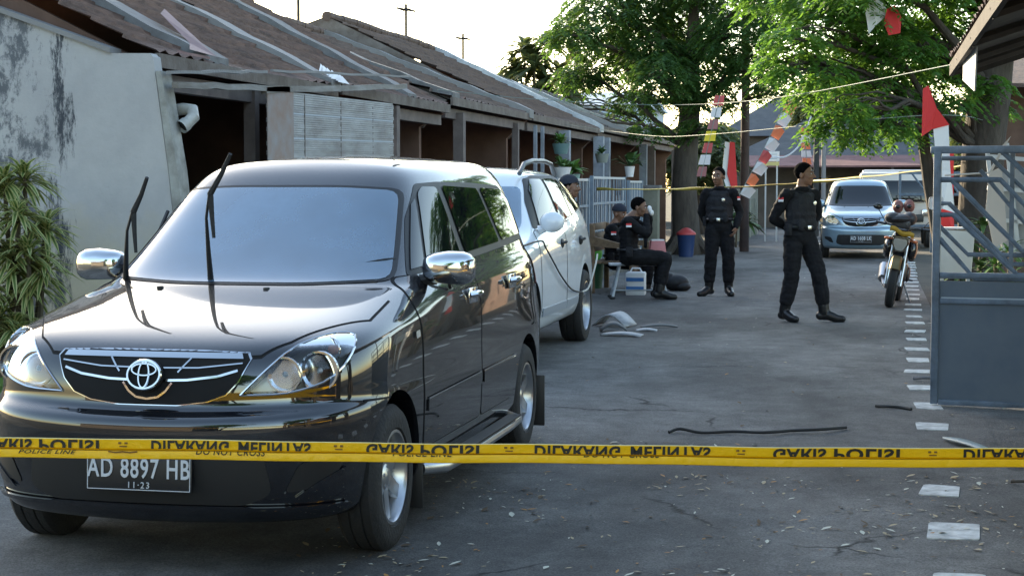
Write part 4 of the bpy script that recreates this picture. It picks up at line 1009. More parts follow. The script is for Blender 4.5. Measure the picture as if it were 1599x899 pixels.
    b=MB(); b.box(pel+up*.085+Fw*.160,(.055,.012,.045),rot=tr,bev=.003); b.build('buckle',M['silverm'],T)
    b=MB(); b.box(pel+up*.06-L*.195+Fw*.03,(.05,.09,.13),rot=tr,bev=.012); b.build('pouch',M['vestm'],T)
    for c,n_ in patches: flag_patch(T,c,n_)
    return T
# walking officer, hands behind his back -------------------------------------------------
J=dict(pelvis=(0,0,.965),chest=(.0,.01,1.33),neck=(.015,.0,1.51),head=(.035,-.02,1.635),
 Lsh=(.168,.10,1.415),Rsh=(-.178,-.09,1.415),Lel=(.225,.235,1.17),Rel=(-.30,.02,1.15),Lwr=(.04,.20,1.0),Rwr=(-.10,.18,1.02),
 Lhip=(.085,.04,.93),Rhip=(-.085,-.03,.93),Lknee=(.20,-.06,.52),Rknee=(-.10,-.05,.51),Lankle=(.265,-.06,.115),Rankle=(-.165,.02,.115),Ltoe=(.44,-.10,.05),Rtoe=(-.07,-.15,.05),
 Lhand=((-1,.1,-.25),(0,-.3,1),.5,1),Rhand=((1,.05,-.1),(0,-.2,-1),.5,-1))
person('officer in black walking in mid road, hands behind his back, head turned right',(-.77,18.55,.005),J,R(30),R(62),skin='skin',patches=[((-.238,-.125,1.36),(-.75,-.65,.1))],height=.985,vox=.0085)
# standing officer further back --------------------------------------------------------------
J=dict(pelvis=(0,0,.965),chest=(-.005,.015,1.33),neck=(-.005,.0,1.51),head=(-.02,-.02,1.635),
 Lsh=(.188,-.02,1.41),Rsh=(-.185,.03,1.41),Lel=(.285,.05,1.15),Rel=(-.235,.12,1.15),Lwr=(.215,-.10,.955),Rwr=(-.16,.18,1.0),
 Lhip=(.09,0,.93),Rhip=(-.09,0,.93),Lknee=(.125,-.04,.52),Rknee=(-.115,-.04,.52),Lankle=(.135,.02,.115),Rankle=(-.135,.02,.115),Ltoe=(.15,-.15,.05),Rtoe=(-.26,-.10,.05),
 Lhand=((-.25,-.25,-1),(-1,.2,0),.5,-1),Rhand=((.6,.3,-.6),(0,-.2,-1),.5,-1))
person('officer in black standing left of the walking one, one hand by his hip',(-2.02,22.62,.005),J,R(-12),R(-30),skin='skin_dk',patches=[((.252,-.06,1.34),(.8,-.6,.1))],height=.985)
# seated officer drinking -----------------------------------------------------------------
SP=Vector((0,0,0))
J=dict(pelvis=(-.06,.02,.565),chest=(-.06,.03,.945),neck=(-.0,.02,1.10),head=(.075,.01,1.205),
 Lsh=(-.02,.20,1.03),Rsh=(-.075,-.15,1.02),Lel=(.22,.20,.90),Rel=(.16,-.17,.86),Lwr=(.215,.06,1.10),Rwr=(.17,-.03,1.09),
 Lhip=(.0,.11,.56),Rhip=(.0,-.08,.56),Lknee=(.40,.12,.54),Rknee=(.42,-.08,.54),Lankle=(.33,.11,.115),Rankle=(.34,-.10,.115),Ltoe=(.5,.11,.05),Rtoe=(.53,-.10,.05),
 Lhand=((-.15,-.35,.9),(-1,0,-.2),.9,1),Rhand=((.0,.3,1),(-1,.2,0),.9,-1))
person('officer in black seated on the white stool, hands raised to his mouth',(-3.07,21.75,.005),J,R(80),R(72),skin='skin_dk',patches=[((-.075,-.225,.975),(0,-1,.15))],vest=False,tilt=R(-8))
b=MB(); b.ell((0,0,0),(.035,.055,.05),12,8); b.ell((.03,.0,-.045),(.03,.05,.04),12,8); tag(b.build('face_mask',M['whitec'],loc=(-2.865,21.80,1.185)),'small white mask held at the mouth of the drinking officer','mask')
# seated officer on the bench behind ---------------------------------------------------------
J=dict(pelvis=(-.02,.02,.50),chest=(-.04,.03,.88),neck=(.0,.02,1.05),head=(.05,.01,1.165),
 Lsh=(-.01,.20,.97),Rsh=(-.06,-.16,.965),Lel=(.06,.26,.70),Rel=(.02,-.22,.70),Lwr=(.27,.18,.60),Rwr=(.26,-.14,.60),
 Lhip=(.02,.11,.49),Rhip=(.02,-.08,.49),Lknee=(.46,.13,.50),Rknee=(.46,-.10,.50),Lankle=(.42,.12,.115),Rankle=(.42,-.10,.115),Ltoe=(.6,.12,.05),Rtoe=(.6,-.10,.05),
 Lhand=((1,-.1,-.2),(0,0,-1),.5,1),Rhand=((1,.1,-.2),(0,0,-1),.5,-1))
person('officer in black with a cap seated on the wooden bench, half hidden',(-3.54,23.35,-.07),J,R(65),R(50),skin='skin',cap=True,hair=False,patches=[((-.05,-.235,.90),(-.15,-1,.15))],vest=False,tilt=R(-10))
# man with cap behind the white car -------------------------------------------------------
J=dict(pelvis=(0,0,.965),chest=(-.0,.015,1.33),neck=(.0,.0,1.50),head=(.02,-.01,1.62),
 Lsh=(.06,.17,1.40),Rsh=(-.03,-.18,1.40),Lel=(.10,.22,1.14),Rel=(-.02,-.24,1.13),Lwr=(.22,.16,.96),Rwr=(.16,-.18,.93),
 Lhip=(.02,.09,.93),Rhip=(-.02,-.09,.93),Lknee=(.05,.10,.52),Rknee=(.03,-.10,.52),Lankle=(.0,.11,.115),Rankle=(.0,-.11,.115),Ltoe=(.2,.11,.05),Rtoe=(.2,-.11,.05),
 Lhand=((.3,0,-1),(-1,0,0),.4,-1),Rhand=((.2,0,-1),(-1,0,0),.4,1))
person('man in a dark blue cap standing behind the white car, only head and shoulders showing',(-3.18,17.55,-.02),J,R(75),R(78),skin='skin_dk',cap=True,hair=True,vest=False,height=.925)
# ================================================================ MOTORCYCLE
def motorcycle():
    T=thing('motorcycle','black naked motorcycle leaning on its side stand at the road edge near the gate','motorcycle',(.21,20.95,.0))
    T.rotation_euler=(0,R(9),R(-4))
    bk=mat('bike_black',(.012,.012,.014),.25,coat=.8); gold=mat('bike_gold',(.20,.15,.07),.35,.6); eng=mat('engine_metal',(.10,.10,.105),.4,.8)
    def wheel(y,r,w):
        W=bpy.data.objects.new('wheel',None); col.objects.link(W); W.parent=T; W.location=(0,y,r)
        b=MB(); pr=[(r-.075,-w*.42),(r-.03,-w*.5),(r-.008,-w*.34),(r,0),(r-.008,w*.34),(r-.03,w*.5),(r-.075,w*.42)]; b.lathe(pr+[pr[0]],36,'x',cap=False); b.build('tyre',M['rubber'],W)
        b=MB(); b.lathe([(r-.07,-w*.4),(r-.085,-w*.3),(r-.085,w*.3),(r-.07,w*.4)],36,'x',cap=False)
        for k in range(6):
            a=PI*k/3; b.tube([(0,.03*math.cos(a),.03*math.sin(a)),(0,(r-.085)*math.cos(a),(r-.085)*math.sin(a))],[.014,.011],6)
        b.lathe([(0,-.05),(.035,-.05),(.035,.05),(0,.05)],14,'x'); b.build('rim',bk,W)
        b=MB(); b.lathe([(.06,.055),(.125,.055),(.125,.059),(.06,.059)],24,'x',cap=False); b.build('brake_disc',M['alloy'],W)
    wheel(0,.30,.105); wheel(1.32,.30,.13)
    for s in(1,-1):
        b=MB(); b.tube([(s*.085,-.01,.28),(s*.085,.10,.56)],.024,10); b.tube([(s*.085,.10,.56),(s*.085,.22,.90)],.018,10); b.build('fork',M['alloy'],T)
        b=MB(); b.tube([(s*.03,.24,.97),(s*.16,.25,1.00),(s*.33,.34,1.01)],.012,8); b.tube([(s*.22,.28,1.005),(s*.34,.345,1.01)],.018,8); b.build('handlebar',bk,T)
        b=MB(); b.tube([(s*.22,.27,1.01),(s*.30,.24,1.12),(s*.34,.25,1.17)],.006,6); b.ell((s*.35,.25,1.20),(.06,.015,.038),14,8); b.build('mirror',bk,T)
        b=MB(); b.ell((s*.17,.13,.84),(.035,.025,.02),10,6); b.tube([(s*.08,.17,.84),(s*.15,.14,.84)],.007,5); b.build('indicator',M['amber'],T)
        b=MB(); b.tube([(s*.10,.70,.34),(s*.20,.72,.33)],.013,8); b.build('footpeg',bk,T)
    b=MB(); b.box((0,.17,.87),(.22,.06,.03)); b.box((0,.245,.965),(.20,.06,.03)); b.build('fork_clamp',bk,T)
    # mudguard
    b=MB(); n=14; V=[];Fc=[]
    for i in range(n+1):
        a=R(35+110*i/n); 
        for k,x in enumerate((-.066,-.045,0,.045,.066)): rr=.335+(.012 if abs(x)<.05 else -.02); V.append((x,-rr*math.cos(a)+.02,.30+rr*math.sin(a)))
    for i in range(n):
        for k in range(4): Fc.append((i*5+k,i*5+k+1,(i+1)*5+k+1,(i+1)*5+k))
    b.add(V,Fc); b.build('front_mudguard',gold,T)
    # headlight
    H=bpy.data.objects.new('headlight',None); col.objects.link(H); H.parent=T; H.location=(0,.06,.80)
    b=MB(); b.prism(roundpoly([(-.09,.07),(.09,.07),(.105,-.01),(.05,-.11),(-.05,-.11),(-.105,-.01)],.03),'y',.0,.12); b.build('shell',bk,H)
    b=MB(); b.prism(roundpoly([(-.075,.055),(.075,.055),(.085,-.005),(.04,-.09),(-.04,-.09),(-.085,-.005)],.02),'y',-.012,.0); b.build('lens',mat('bike_lamp',(.30,.33,.36),.12,.5),H,smooth=False)
    b=MB(); b.box((0,.13,.93),(.16,.05,.10),rot=(R(20),0,0),bev=.02); b.build('instrument_cowl',bk,T)
    # yellow banner plate tied across the front
    b=MB(); n=10; V=[]
    for i in range(n+1):
        u=i/n; x=-.15+.30*u; z=.965-.06*u+.015*math.sin(u*9)
        V+=[(x,.035+.005*math.sin(u*7),z-.03),(x,.035+.005*math.sin(u*7+.8),z+.03)]
    b.add(V,[(2*i,2*i+2,2*i+3,2*i+1) for i in range(n)]); Y_=b.build('yellow_band',mat('yellow_band',(.42,.24,.02),.6),T)
    md=Y_.modifiers.new('s','SOLIDIFY'); md.thickness=.004
    # tank, seat, frame
    b=MB(); b.ell((0,.50,.83),(.14,.27,.13),20,12); b.build('tank',bk,T)
    for s in(1,-1):
        b=MB(); b.ell((s*.15,.38,.72),(.06,.15,.14),14,8,rot=Matrix.Rotation(R(25),3,'X')); b.build('tank_shroud',bk,T)
    b=MB(); b.ell((0,.90,.80),(.125,.26,.055),18,8); b.ell((0,1.2,.85),(.10,.24,.05),18,8); b.build('seat',M['rubber'],T)
    b=MB(); b.tube([(0,.24,.90),(0,.42,.60),(0,.48,.30),(0,.82,.28),(0,.95,.45),(0,1.0,.72),(0,1.40,.86)],.022,8); b.tube([(.09,.9,.40),(.09,1.32,.30)],.02,8); b.tube([(-.09,.9,.40),(-.09,1.32,.30)],.02,8); b.build('frame',bk,T)
    b=MB(); b.box((0,.62,.42),(.24,.30,.24),bev=.04); b.lathe([(.0,0),(.075,0),(.075,.22),(0,.22)],18,'z',c=(0,.48,.48),rot=Matrix.Rotation(R(35),3,'X')); b.ell((.13,.68,.40),(.03,.10,.10)); b.ell((-.13,.68,.40),(.03,.10,.10))
    for k in range(5): b.box((0,.42+.006*k,.50+.032*k),(.19,.17,.007),rot=(R(35),0,0))
    b.build('engine',eng,T,ang=50)
    b=MB(); b.tube([(-.02,.38,.48),(-.05,.30,.36),(-.10,.40,.22),(-.15,.75,.22),(-.19,.95,.30)],.022,8); b.tube([(-.19,.92,.28),(-.21,1.35,.42)],[.05,.062],12); b.build('exhaust',mat('exhaust_steel',(.38,.38,.40),.3,.9),T)
    b=MB(); b.tube([(.10,.75,.27),(.22,.74,.04),(.26,.72,-.032)],.012,6); b.ell((.26,.72,-.035),(.035,.02,.006),8,4); b.build('side_stand',bk,T)
    b=MB(); b.box((0,1.56,.84),(.12,.05,.07),bev=.01); b.build('tail_lamp',M['redc'],T)
    b=MB(); b.box((-.16,.87,.95),(.002,.002,.002)); 
    return T
motorcycle()
b=MB(); rg=random.Random(3)
b.ell((0,0,0),(.17,.20,.07),18,12); b.ell((.12,.06,.0),(.10,.16,.09),16,10); b.ell((-.08,-.02,.02),(.10,.15,.07),16,10); b.ell((.02,-.10,-.06),(.12,.05,.10),16,10)
o=b.build('rain_jacket',mat('black_jacket',(.03,.03,.035),.5,bump=.8,bs=12),loc=(.33,21.40,1.08)); tag(o,'dark jacket bundled on top of the motorcycle tank','jacket')
for x,z,l in((-.01,1.23,'left'),(.13,1.235,'right')):
    b=MB(); b.ell((0,0,0),(.07,.09,.085),16,10); b.ell((0,-.06,-.005),(.045,.045,.04),12,8); o=b.build('helmet',mat('helmet_red',(.22,.09,.08),.55),loc=(x+.33,21.9,z)); tag(o,'small reddish helmet resting behind the motorcycle handlebar, %s one of two'%l,'helmet','two reddish helmets on the motorcycle')
    b=MB(); b.ell((0,-.075,-.003),(.035,.035,.03),12,8); b.build('visor',M['tint'],o)
# ================================================================ GATE
GT=thing('gate','blue grey steel gate with slanted rails standing open at the right edge','gate',(.405,11.6,0),R(-8))
M['gate']=mat('gate_paint',(.105,.140,.185),.5,var=.35,vs=9,bump=.06,bs=40)
M['gate_d']=mat('gate_panel_paint',(.070,.100,.140),.5,c2=(.105,.132,.165),vs=2.4,bump=.25,bs=3)
def rail(pts,r=.019,y=0,name='rail'):
    b=MB(); b.tube([(p[0],y,p[1]) for p in pts],r,10); b.build(name,M['gate'],GT)
b=MB(); b.box((.022,0,.88),(.050,.055,1.72),bev=.006); b.build('post',M['gate'],GT)
b=MB(); b.box((2.2,0,.88),(.050,.055,1.72),bev=.006); b.build('post',M['gate'],GT)
b=MB(); b.box((1.1,0,1.735),(2.25,.05,.05),bev=.008); b.build('top_rail',M['gate'],GT)
for yy,pl in((0,[[(.04,1.535),(.43,1.535),(.66,1.29),(2.2,1.29)],[(.12,1.53),(.58,1.06),(2.2,1.06)],[(.04,1.30),(.13,1.30),(.55,.90),(2.2,.90)],[(.04,1.14),(.27,.875),(2.2,.875)],[(.43,1.73),(.75,1.42),(2.2,1.42)]]),
             (.10,[[(.03,1.68),(.36,1.68),(.70,1.35),(2.2,1.35)],[(.03,1.375),(.09,1.375),(.50,.97),(2.2,.97)],[(.03,1.22),(.22,1.03),(2.2,1.03)],[(.29,1.60),(.63,1.19),(2.2,1.19)]])):
    for p in pl: rail(p,.019 if yy==0 else .016,yy)
b=MB(); b.box((1.1,.10,.88),(2.2,.03,.03)); b.build('rear_rail',M['gate'],GT)
b=MB(); b.box((1.11,0,.445),(2.14,.022,.82)); b.build('panel',M['gate_d'],GT)
for z in(.895,.72,.035):
    b=MB(); b.box((1.11,-.006,z),(2.12,.045,.035),bev=.004); b.build('cross_bar',M['gate'],GT)
b=MB(); b.box((1.11,-.016,.742),(2.1,.012,.008)); b.build('bead',mat('bead',(.35,.40,.44),.4),GT)
for x in(.50,1.3,1.9):
    b=MB(); b.box((x,.10,1.3),(.03,.03,.84)); b.build('upright',M['gate'],GT)
# ================================================================ POLICE TAPE (near)
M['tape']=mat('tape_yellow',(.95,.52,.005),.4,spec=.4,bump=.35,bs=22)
M['tape_shade']=mat('tape_fold_shade',(.50,.26,.004),.5)  # darker yellow paints the shadow in the crease between the two bands
M['ink']=mat('tape_ink',(.012,.010,.006),.5)
A0=Vector((-3.45,4.12,.772)); A1=Vector((1.9,5.53,.675))
TP=thing('police_tape','yellow barrier tape with black lettering stretched across the whole foreground','barrier tape',tuple(A0))
ax=(A1-A0); TL=ax.length; ang=math.atan2(ax.y,ax.x); tilt=-math.asin(ax.z/TL)
TP.rotation_euler=(0,tilt,ang)
n=160
def tz(x): return -.010*math.sin(PI*x/TL)+.0012*math.sin(x*5.1)+.0008*math.sin(x*13)
b=MB(); b.cur=0; V=[];Fc=[];mi=[]
prof=[(.0,.0185),(-.001,.0165),(.001,-.010),(.006,-.0135),(.007,-.0150),(-.004,-.0155),(-.007,-.024),(-.006,-.0375),(-.002,-.0395),(.006,-.038),(.008,.017)]
K=len(prof)
for i in range(n+1):
    x=TL*i/n; f_=1-.0008*i
    wob=.0008*math.sin(x*7.3)
    for (yy,zz) in prof: V.append((x,yy+wob,(zz+(0.0012*math.sin(x*3.1) if zz<-.012 else 0))+tz(x)))
for i in range(n):
    for k in range(K):
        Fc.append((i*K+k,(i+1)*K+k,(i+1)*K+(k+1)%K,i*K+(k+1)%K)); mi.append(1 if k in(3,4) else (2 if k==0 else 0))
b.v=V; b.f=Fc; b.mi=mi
b.build('tape_strip',[M['tape'],M['tape_shade'],mat('tape_edge',(.85,.72,.35),.4)],TP,ang=25)
def tape_text(s,x0,x1,hgt,zt,zb,flip=True,shear=0,yoff=-.0022,name='lettering',mm='ink',cover=1.0):
    """letters between x0 and x1; flipped upside down and cut by the fold"""
    me=text_mesh(s,1.0,extrude=.0,bold=(.035 if flip else .015),shear=shear,spacing=1.12)
    co=np.array([v.co[:] for v in me.vertices]); w0,w1=co[:,0].min(),co[:,0].max(); h0,h1=co[:,1].min(),co[:,1].max()
    bm=bmesh.new(); bm.from_mesh(me); bpy.data.meshes.remove(me)
    for v in bm.verts:
        x=x0+(v.co.x-w0)/(w1-w0)*(x1-x0); t=(v.co.y-h0)/(h1-h0)
        z=zt-t*hgt if flip else zb+t*hgt
        v.co=Vector((x,yoff,z))
    for z,nz in((zt,1),(zb,-1)):
        bmesh.ops.bisect_plane(bm,geom=bm.verts[:]+bm.edges[:]+bm.faces[:],plane_co=(0,0,z),plane_no=(0,0,nz),clear_outer=True)
    for v in bm.verts: v.co.z+=tz(v.co.x); v.co.y+=.0008*math.sin(v.co.x*7.3)-.0004
    me=bpy.data.meshes.new(name); bm.to_mesh(me); bm.free(); me.materials.append(M[mm]); link(name,me,TP)
def px2t(px): # position along the tape of a photo column
    f_=2600.; Rv=Vector((math.cos(R(12.2)),math.sin(R(12.2)),0)); Fv=Vector((-math.sin(R(12.2)),math.cos(R(12.2)),0)); k=(px-799.5)/f_
    d_=(Fv+Rv*k); a=A0; u=ax.normalized()
    # intersect line a+t*u with vertical plane through origin containing d_
    nrm=Vector((d_.y,-d_.x,0)); return -a.dot(nrm)/u.dot(nrm)
for s,a,c in(('GARIS POLISI',-32,150),('DILARANG MELINTAS',232,483),('GARIS POLISI',570,748),('DILARANG MELINTAS',835,1112),('GARIS POLISI',1210,1410),('DILARANG MELINTAS',1510,1800)):
    a_,c_=px2t(a),px2t(c); w1,w2=s.split(' '); f1=.42 if w1=='GARIS' else .485
    tape_text(w1,a_,a_+(c_-a_)*f1,.036,.0150,-.0098); tape_text(w2,a_+(c_-a_)*(f1+.06),c_,.036,.0150,-.0098)
tape_text('POLICE LINE',px2t(24),px2t(115),.0115,-.014,-.0262,flip=False,shear=.35,yoff=-.0105,name='small_lettering')
tape_text('DO NOT CROSS',px2t(303),px2t(412),.020,-.0135,-.0250,flip=False,shear=.2,yoff=-.0105,name='small_lettering')
tape_text('POLICE LINE',px2t(612),px2t(706),.020,-.0135,-.0190,flip=False,shear=.2,yoff=-.0098,name='small_lettering')
tape_text('DO NOT CROSS',px2t(912),px2t(1032),.020,-.0135,-.0180,flip=False,shear=.2,yoff=-.0098,name='small_lettering')
for px in(188,527,795,1160,1462):
    x=px2t(px); b=MB()
    for dx in(-.010,.008): b.box((x+dx,-.0022,.0065+tz(x)),(.009,.001,.006),bev=.0004)
    b.box((x,-.0021,-.003+tz(x)),(.022,.001,.0035)); b.build('tape_emblem',mat('tape_emblem',(.22,.10,.01),.6),TP)
x=px2t(188); b=MB(); b.tube([(x-.042,-.0095,-.017+tz(x)),(x-.02,-.010,-.0195+tz(x)),(x,-.010,-.0175+tz(x)),(x+.02,-.010,-.0195+tz(x)),(x+.042,-.0095,-.017+tz(x))],.0022,5); b.build('tape_emblem',mat('tape_emblem2',(.22,.10,.01),.6),TP)
# far tape -----------------------------------------------------------------
b=MB(); P0=Vector((-4.42,27.0,1.44)); P1=Vector((1.18,18.95,1.735)); n=90; V=[]
for i in range(n+1):
    u=i/n; c=P0.lerp(P1,u); c.z+=-.10*math.sin(PI*u)+.004*math.sin(u*60); a=.4*math.sin(u*19)+u*9.0; h=.026*(1-.3*u)
    hv=Vector((0,math.sin(a)*h*.5,max(.35,abs(math.cos(a)))*h)); V+=[c-hv,c+hv]
b.add(V,[(2*i,2*i+2,2*i+3,2*i+1) for i in range(n)]); o=b.build('police_tape',mat('tape_far',(.62,.46,.05),.5,c2=(.35,.24,.03),vs=8)); md=o.modifiers.new('s','SOLIDIFY'); md.thickness=.003
tag(o,'thin twisted yellow tape strung across the street behind the standing officers','barrier tape')
# ================================================================ ROAD ITEMS
def wire(name,pts,r,m,label,cat,n=6,group=None):
    b=MB(); P=[Vector(p) for p in pts]; out=[]
    for i in range(len(P)-1):
        p0=P[max(i-1,0)];p1=P[i];p2=P[i+1];p3=P[min(i+2,len(P)-1)]
        for k in range(6):
            t=k/6; out.append(.5*((2*p1)+(-p0+p2)*t+(2*p0-5*p1+4*p2-p3)*t*t+(-p0+3*p1-3*p2+p3)*t**3))
    out.append(P[-1]); b.tube(out,r,n); return tag(b.build(name,m),label,cat,group)
M['blackcord']=mat('black_cord',(.012,.012,.012),.6)
wire('loose_rope',[(-1.18,9.93,.016),(-1.12,9.99,.03),(-.98,9.93,.02),(-.80,10.0,.022),(-.62,9.98,.025),(-.45,10.12,.022),(-.3,10.14,.03),(-.14,10.33,.02)],.010,M['blackcord'],'long black cord lying across the road beyond the tape','cord')
wire('loose_rope',[(.04,11.42,.016),(.12,11.36,.022),(.2,11.36,.018),(.27,11.30,.016)],.011,M['blackcord'],'short black cord on the road left of the gate bottom','cord')
wire('loose_rope',[(.33,13.1,.02),(.42,13.02,.035),(.5,13.1,.02),(.6,12.98,.03)],.014,mat('grey_strap',(.14,.14,.15),.7),'frayed dark strap on a kerb stone beside the gate post','strap')
wire('twig',[(.70,8.62,.016),(.78,8.55,.03),(.92,8.50,.02),(1.1,8.46,.02)],.008,mat('bark_twig',(.05,.04,.03),.9),'dark twig on the ground at the right edge below the tape','twig')
wire('cable',[(-2.02,9.15,1.17),(-2.30,10.6,1.08),(-2.62,13.2,1.05),(-2.655,13.61,.98),(-2.65,13.95,.84),(-2.645,14.30,.70),(-2.645,14.8,.56),(-2.645,15.35,.50)],.008,M['blackcord'],'black cable slung from the black car along the side of the white car','cable')
wire('cord',[(-2.645,15.35,.505),(-2.635,15.6,.52),(-2.64,15.85,.60),(-2.64,16.1,.74),(-2.65,16.25,.82)],.009,mat('white_cord',(.5,.48,.42),.6),'pale cord hanging over the rear wheel of the white car','cord')
wire('cable',[(-2.60,6.89,1.073),(-2.35,6.99,1.115),(-2.12,7.13,1.165),(-2.05,7.30,1.15),(-1.93,7.42,1.09),(-1.915,7.5,1.02)],.008,M['blackcord'],'black cable lying along the lower right of the black car windshield','cable')
b=MB(); V=[];n=14
for i in range(n+1):
    u=i/n; V+=[(.42+.24*u,9.97-.52*u-.03*math.sin(u*3),.02+.012*math.sin(u*PI)),(.42+.26*u,10.03-.47*u+.05*math.sin(u*PI),.02+.012*math.sin(u*PI))]
b.add(V,[(2*i,2*i+2,2*i+3,2*i+1) for i in range(n)]); o=b.build('flat_strip',mat('grey_strip',(.28,.33,.33),.5)); md=o.modifiers.new('s','SOLIDIFY'); md.thickness=.006
tag(o,'flat grey green strip of material lying on the road below the gate corner','strip')
# broken panels by the white car's rear wheel
def sheetbit(name,c,L,w_,rz,bend,m,label,cat,group):
    b=MB(); n=10; V=[]
    for i in range(n+1):
        u=i/n-.5; z=bend*math.sin((u+.5)*PI)
        V+=[(u*L,-w_/2,z),(u*L,w_/2,z*1.1+.01)]
    b.add(V,[(2*i,2*i+2,2*i+3,2*i+1) for i in range(n)]); o=b.build(name,m,loc=c,rot=(0,0,rz)); md=o.modifiers.new('s','SOLIDIFY'); md.thickness=.012
    tag(o,label,cat,group)
gs='broken trim pieces beside the white car'
M['scrap']=mat('scrap_white',(.42,.43,.45),.5,c2=(.25,.26,.28),vs=9)
M['scrap_d']=mat('scrap_dark',(.08,.085,.09),.6)
sheetbit('scrap_panel',(-2.66,17.45,.02),.40,.26,R(-20),.12,M['scrap'],'arched pale scrap panel right behind the white car wheel','scrap',gs)
sheetbit('scrap_panel',(-2.58,16.85,.02),.28,.2,R(12),.07,M['scrap_d'],'curved dark scrap piece beside the white car wheel','scrap',gs)
sheetbit('scrap_panel',(-2.42,16.35,.015),.42,.14,R(-8),.02,M['scrap'],'flat pale scrap strip nearest the viewer beside the wheel','scrap',gs)
sheetbit('scrap_panel',(-2.18,17.4,.015),.40,.06,R(25),.02,M['scrap_d'],'thin dark scrap strip lying farthest out on the road','scrap',gs)
sheetbit('scrap_panel',(-2.25,16.95,.012),.22,.08,R(5),.015,M['scrap'],'small bright scrap flake between the other pieces','scrap',gs)
b=MB(); b.box((0,0,.10),(.55,.35,.17),bev=.02,taper=.9); tag(b.build('concrete_block',mat('block_white',(.55,.55,.52),.8,var=.15,vs=8),loc=(-3.30,15.0,0),rot=(0,0,.2)),'white block on the ground under the side of the white car','block')
bm=bmesh.new(); bmesh.ops.create_icosphere(bm,subdivisions=3,radius=1)
for v in bm.verts: v.co=Vector((v.co.x*.13,v.co.y*.10,v.co.z*.045+.035))*(1+.18*mnoise.noise(v.co*2.3))
me=bpy.data.meshes.new('stone'); bm.to_mesh(me); bm.free(); me.materials.append(mat('stone_mossy',(.16,.17,.08),.9,c2=(.26,.22,.17),vs=12,bump=.4)); shade(me,60)
tag(link('stone',me,None,(-3.20,7.0,0)),'flat mossy stone under the front bumper of the black car','stone')
# fallen leaves and wood chips, too many to count
rg=np.random.default_rng(11); V=[];F=[];MI=[]
def leafbit(x,y,z,L,W,a,til,mi,curl=.3):
    ca,sa=math.cos(a),math.sin(a); b0=len(V)
    P=[(-L/2,0,0),(-L*.15,W/2,curl*W*.5),(L*.2,W*.42,curl*W*.5),(L/2,0,.15*L*curl),(L*.2,-W*.42,curl*W*.35),(-L*.15,-W/2,curl*W*.45)]
    for (u,v_,w_) in P: V.append((x+u*ca-v_*sa,y+u*sa+v_*ca,z+.002+w_+abs(til)*(u+L/2)*.5))
    F.append((b0,b0+1,b0+2,b0+3)); F.append((b0,b0+3,b0+4,b0+5)); MI.extend([mi,mi])
for k in range(3900):
    if k<3200: y=rg.uniform(5.4,9.6); x=rg.uniform(-2.3,2.2); 
    else: y=rg.uniform(9,30); x=rg.uniform(-3,2.0)
    cl=mnoise.noise(Vector((x*1.4,y*1.4,3)))
    if cl<.06 and rg.random()<.8: continue
    L=rg.choice([rg.uniform(.012,.026),rg.uniform(.028,.056)],p=[.62,.38]); leafbit(x,y,.006,L,L*rg.uniform(.25,.55),rg.uniform(0,6.28),rg.uniform(0,.5),int(rg.choice([0,1,2,3],p=[.35,.3,.15,.2])))
me=fast_mesh('leaf_litter',np.array(V),np.array(F),[mat('litter_tan',(.42,.33,.20),.8),mat('litter_brown',(.12,.075,.04),.85),mat('litter_orange',(.42,.20,.05),.75),mat('litter_pale',(.58,.56,.46),.8)],mi=MI)
o=link('leaf_litter',me); tag(o,kind='stuff'); o['label']='scattered dry leaves and wood chips on the near asphalt'; o['category']='leaf litter'
# ================================================================ BENCH GROUP
M['bench']=mat('bench_wood',(.19,.12,.065),.7,c2=(.11,.065,.035),vs=5,streak=(4,.6,4))
T=thing('wooden_bench','brown wooden bench with broad armrests beside the fence behind the seated officers','bench',(-3.52,23.4,0),R(0))
for y in(-.55,.75):
    b=MB(); b.box((-.28,y,.48),(.07,.07,.96),bev=.01); b.build('leg',M['bench'],T)
    b=MB(); b.box((.28,y,.33),(.07,.07,.66),bev=.01); b.build('leg',M['bench'],T)
    b=MB(); b.prism([(-.32,.66),(-.28,.80),(.10,.70),(.30,.70),(.38,.66),(.385,.60),(.33,.57),(.30,.62),(.10,.63)],'y',y-.055,y+.055); b.build('armrest',M['bench'],T)
for k in range(4):
    b=MB(); b.box((-.21+k*.15,.1,.43),(.13,1.35,.035),bev=.004); b.build('seat_plank',M['bench'],T)
for z in(.62,.78,.92):
    b=MB(); b.box((-.30,.1,z),(.03,1.35,.10),bev=.004); b.build('back_plank',M['bench'],T)
b=MB(); b.box((.30,.1,.34),(.03,1.3,.12)); b.build('apron',M['bench'],T)
b=MB(); b.box((0,0,0),(.42,.14,.05),bev=.02); b.box((.17,0,-.08),(.05,.13,.16),bev=.015); tag(b.build('draped_jacket',M['uniform'],loc=(-3.39,24.15,.755)),'black jacket draped over the far armrest of the bench','jacket')
M['stoolp']=mat('stool_paint',(.46,.50,.54),.5,c2=(.30,.33,.36),vs=8)
T=thing('stool','pale painted trestle stool under the drinking officer','stool',(-3.02,21.95,0),YAW)
b=MB(); b.box((0,0,.455),(.80,.30,.03),bev=.006); b.build('seat',M['stoolp'],T)
for sx in(-1,1):
    for sy in(-1,1):
        L_=bpy.data.objects.new('leg',None); col.objects.link(L_); L_.parent=T
        b=MB(); b.tube([(sx*.26,sy*.10,.45),(sx*.36,sy*.20,.02)],.018,8); b.build('leg_tube',M['stoolp'],L_)
        b=MB(); b.ell((sx*.363,sy*.203,.02),(.045,.035,.02),10,6); b.build('rubber_foot',M['rubber'],L_)
    b=MB(); b.tube([(sx*.335,-.175,.12),(sx*.335,.175,.12)],.012,6); b.build('stretcher',M['stoolp'],T)
b=MB(); b.tube([(-.33,.17,.10),(.33,.17,.10)],.012,6); b.build('stretcher',M['stoolp'],T)
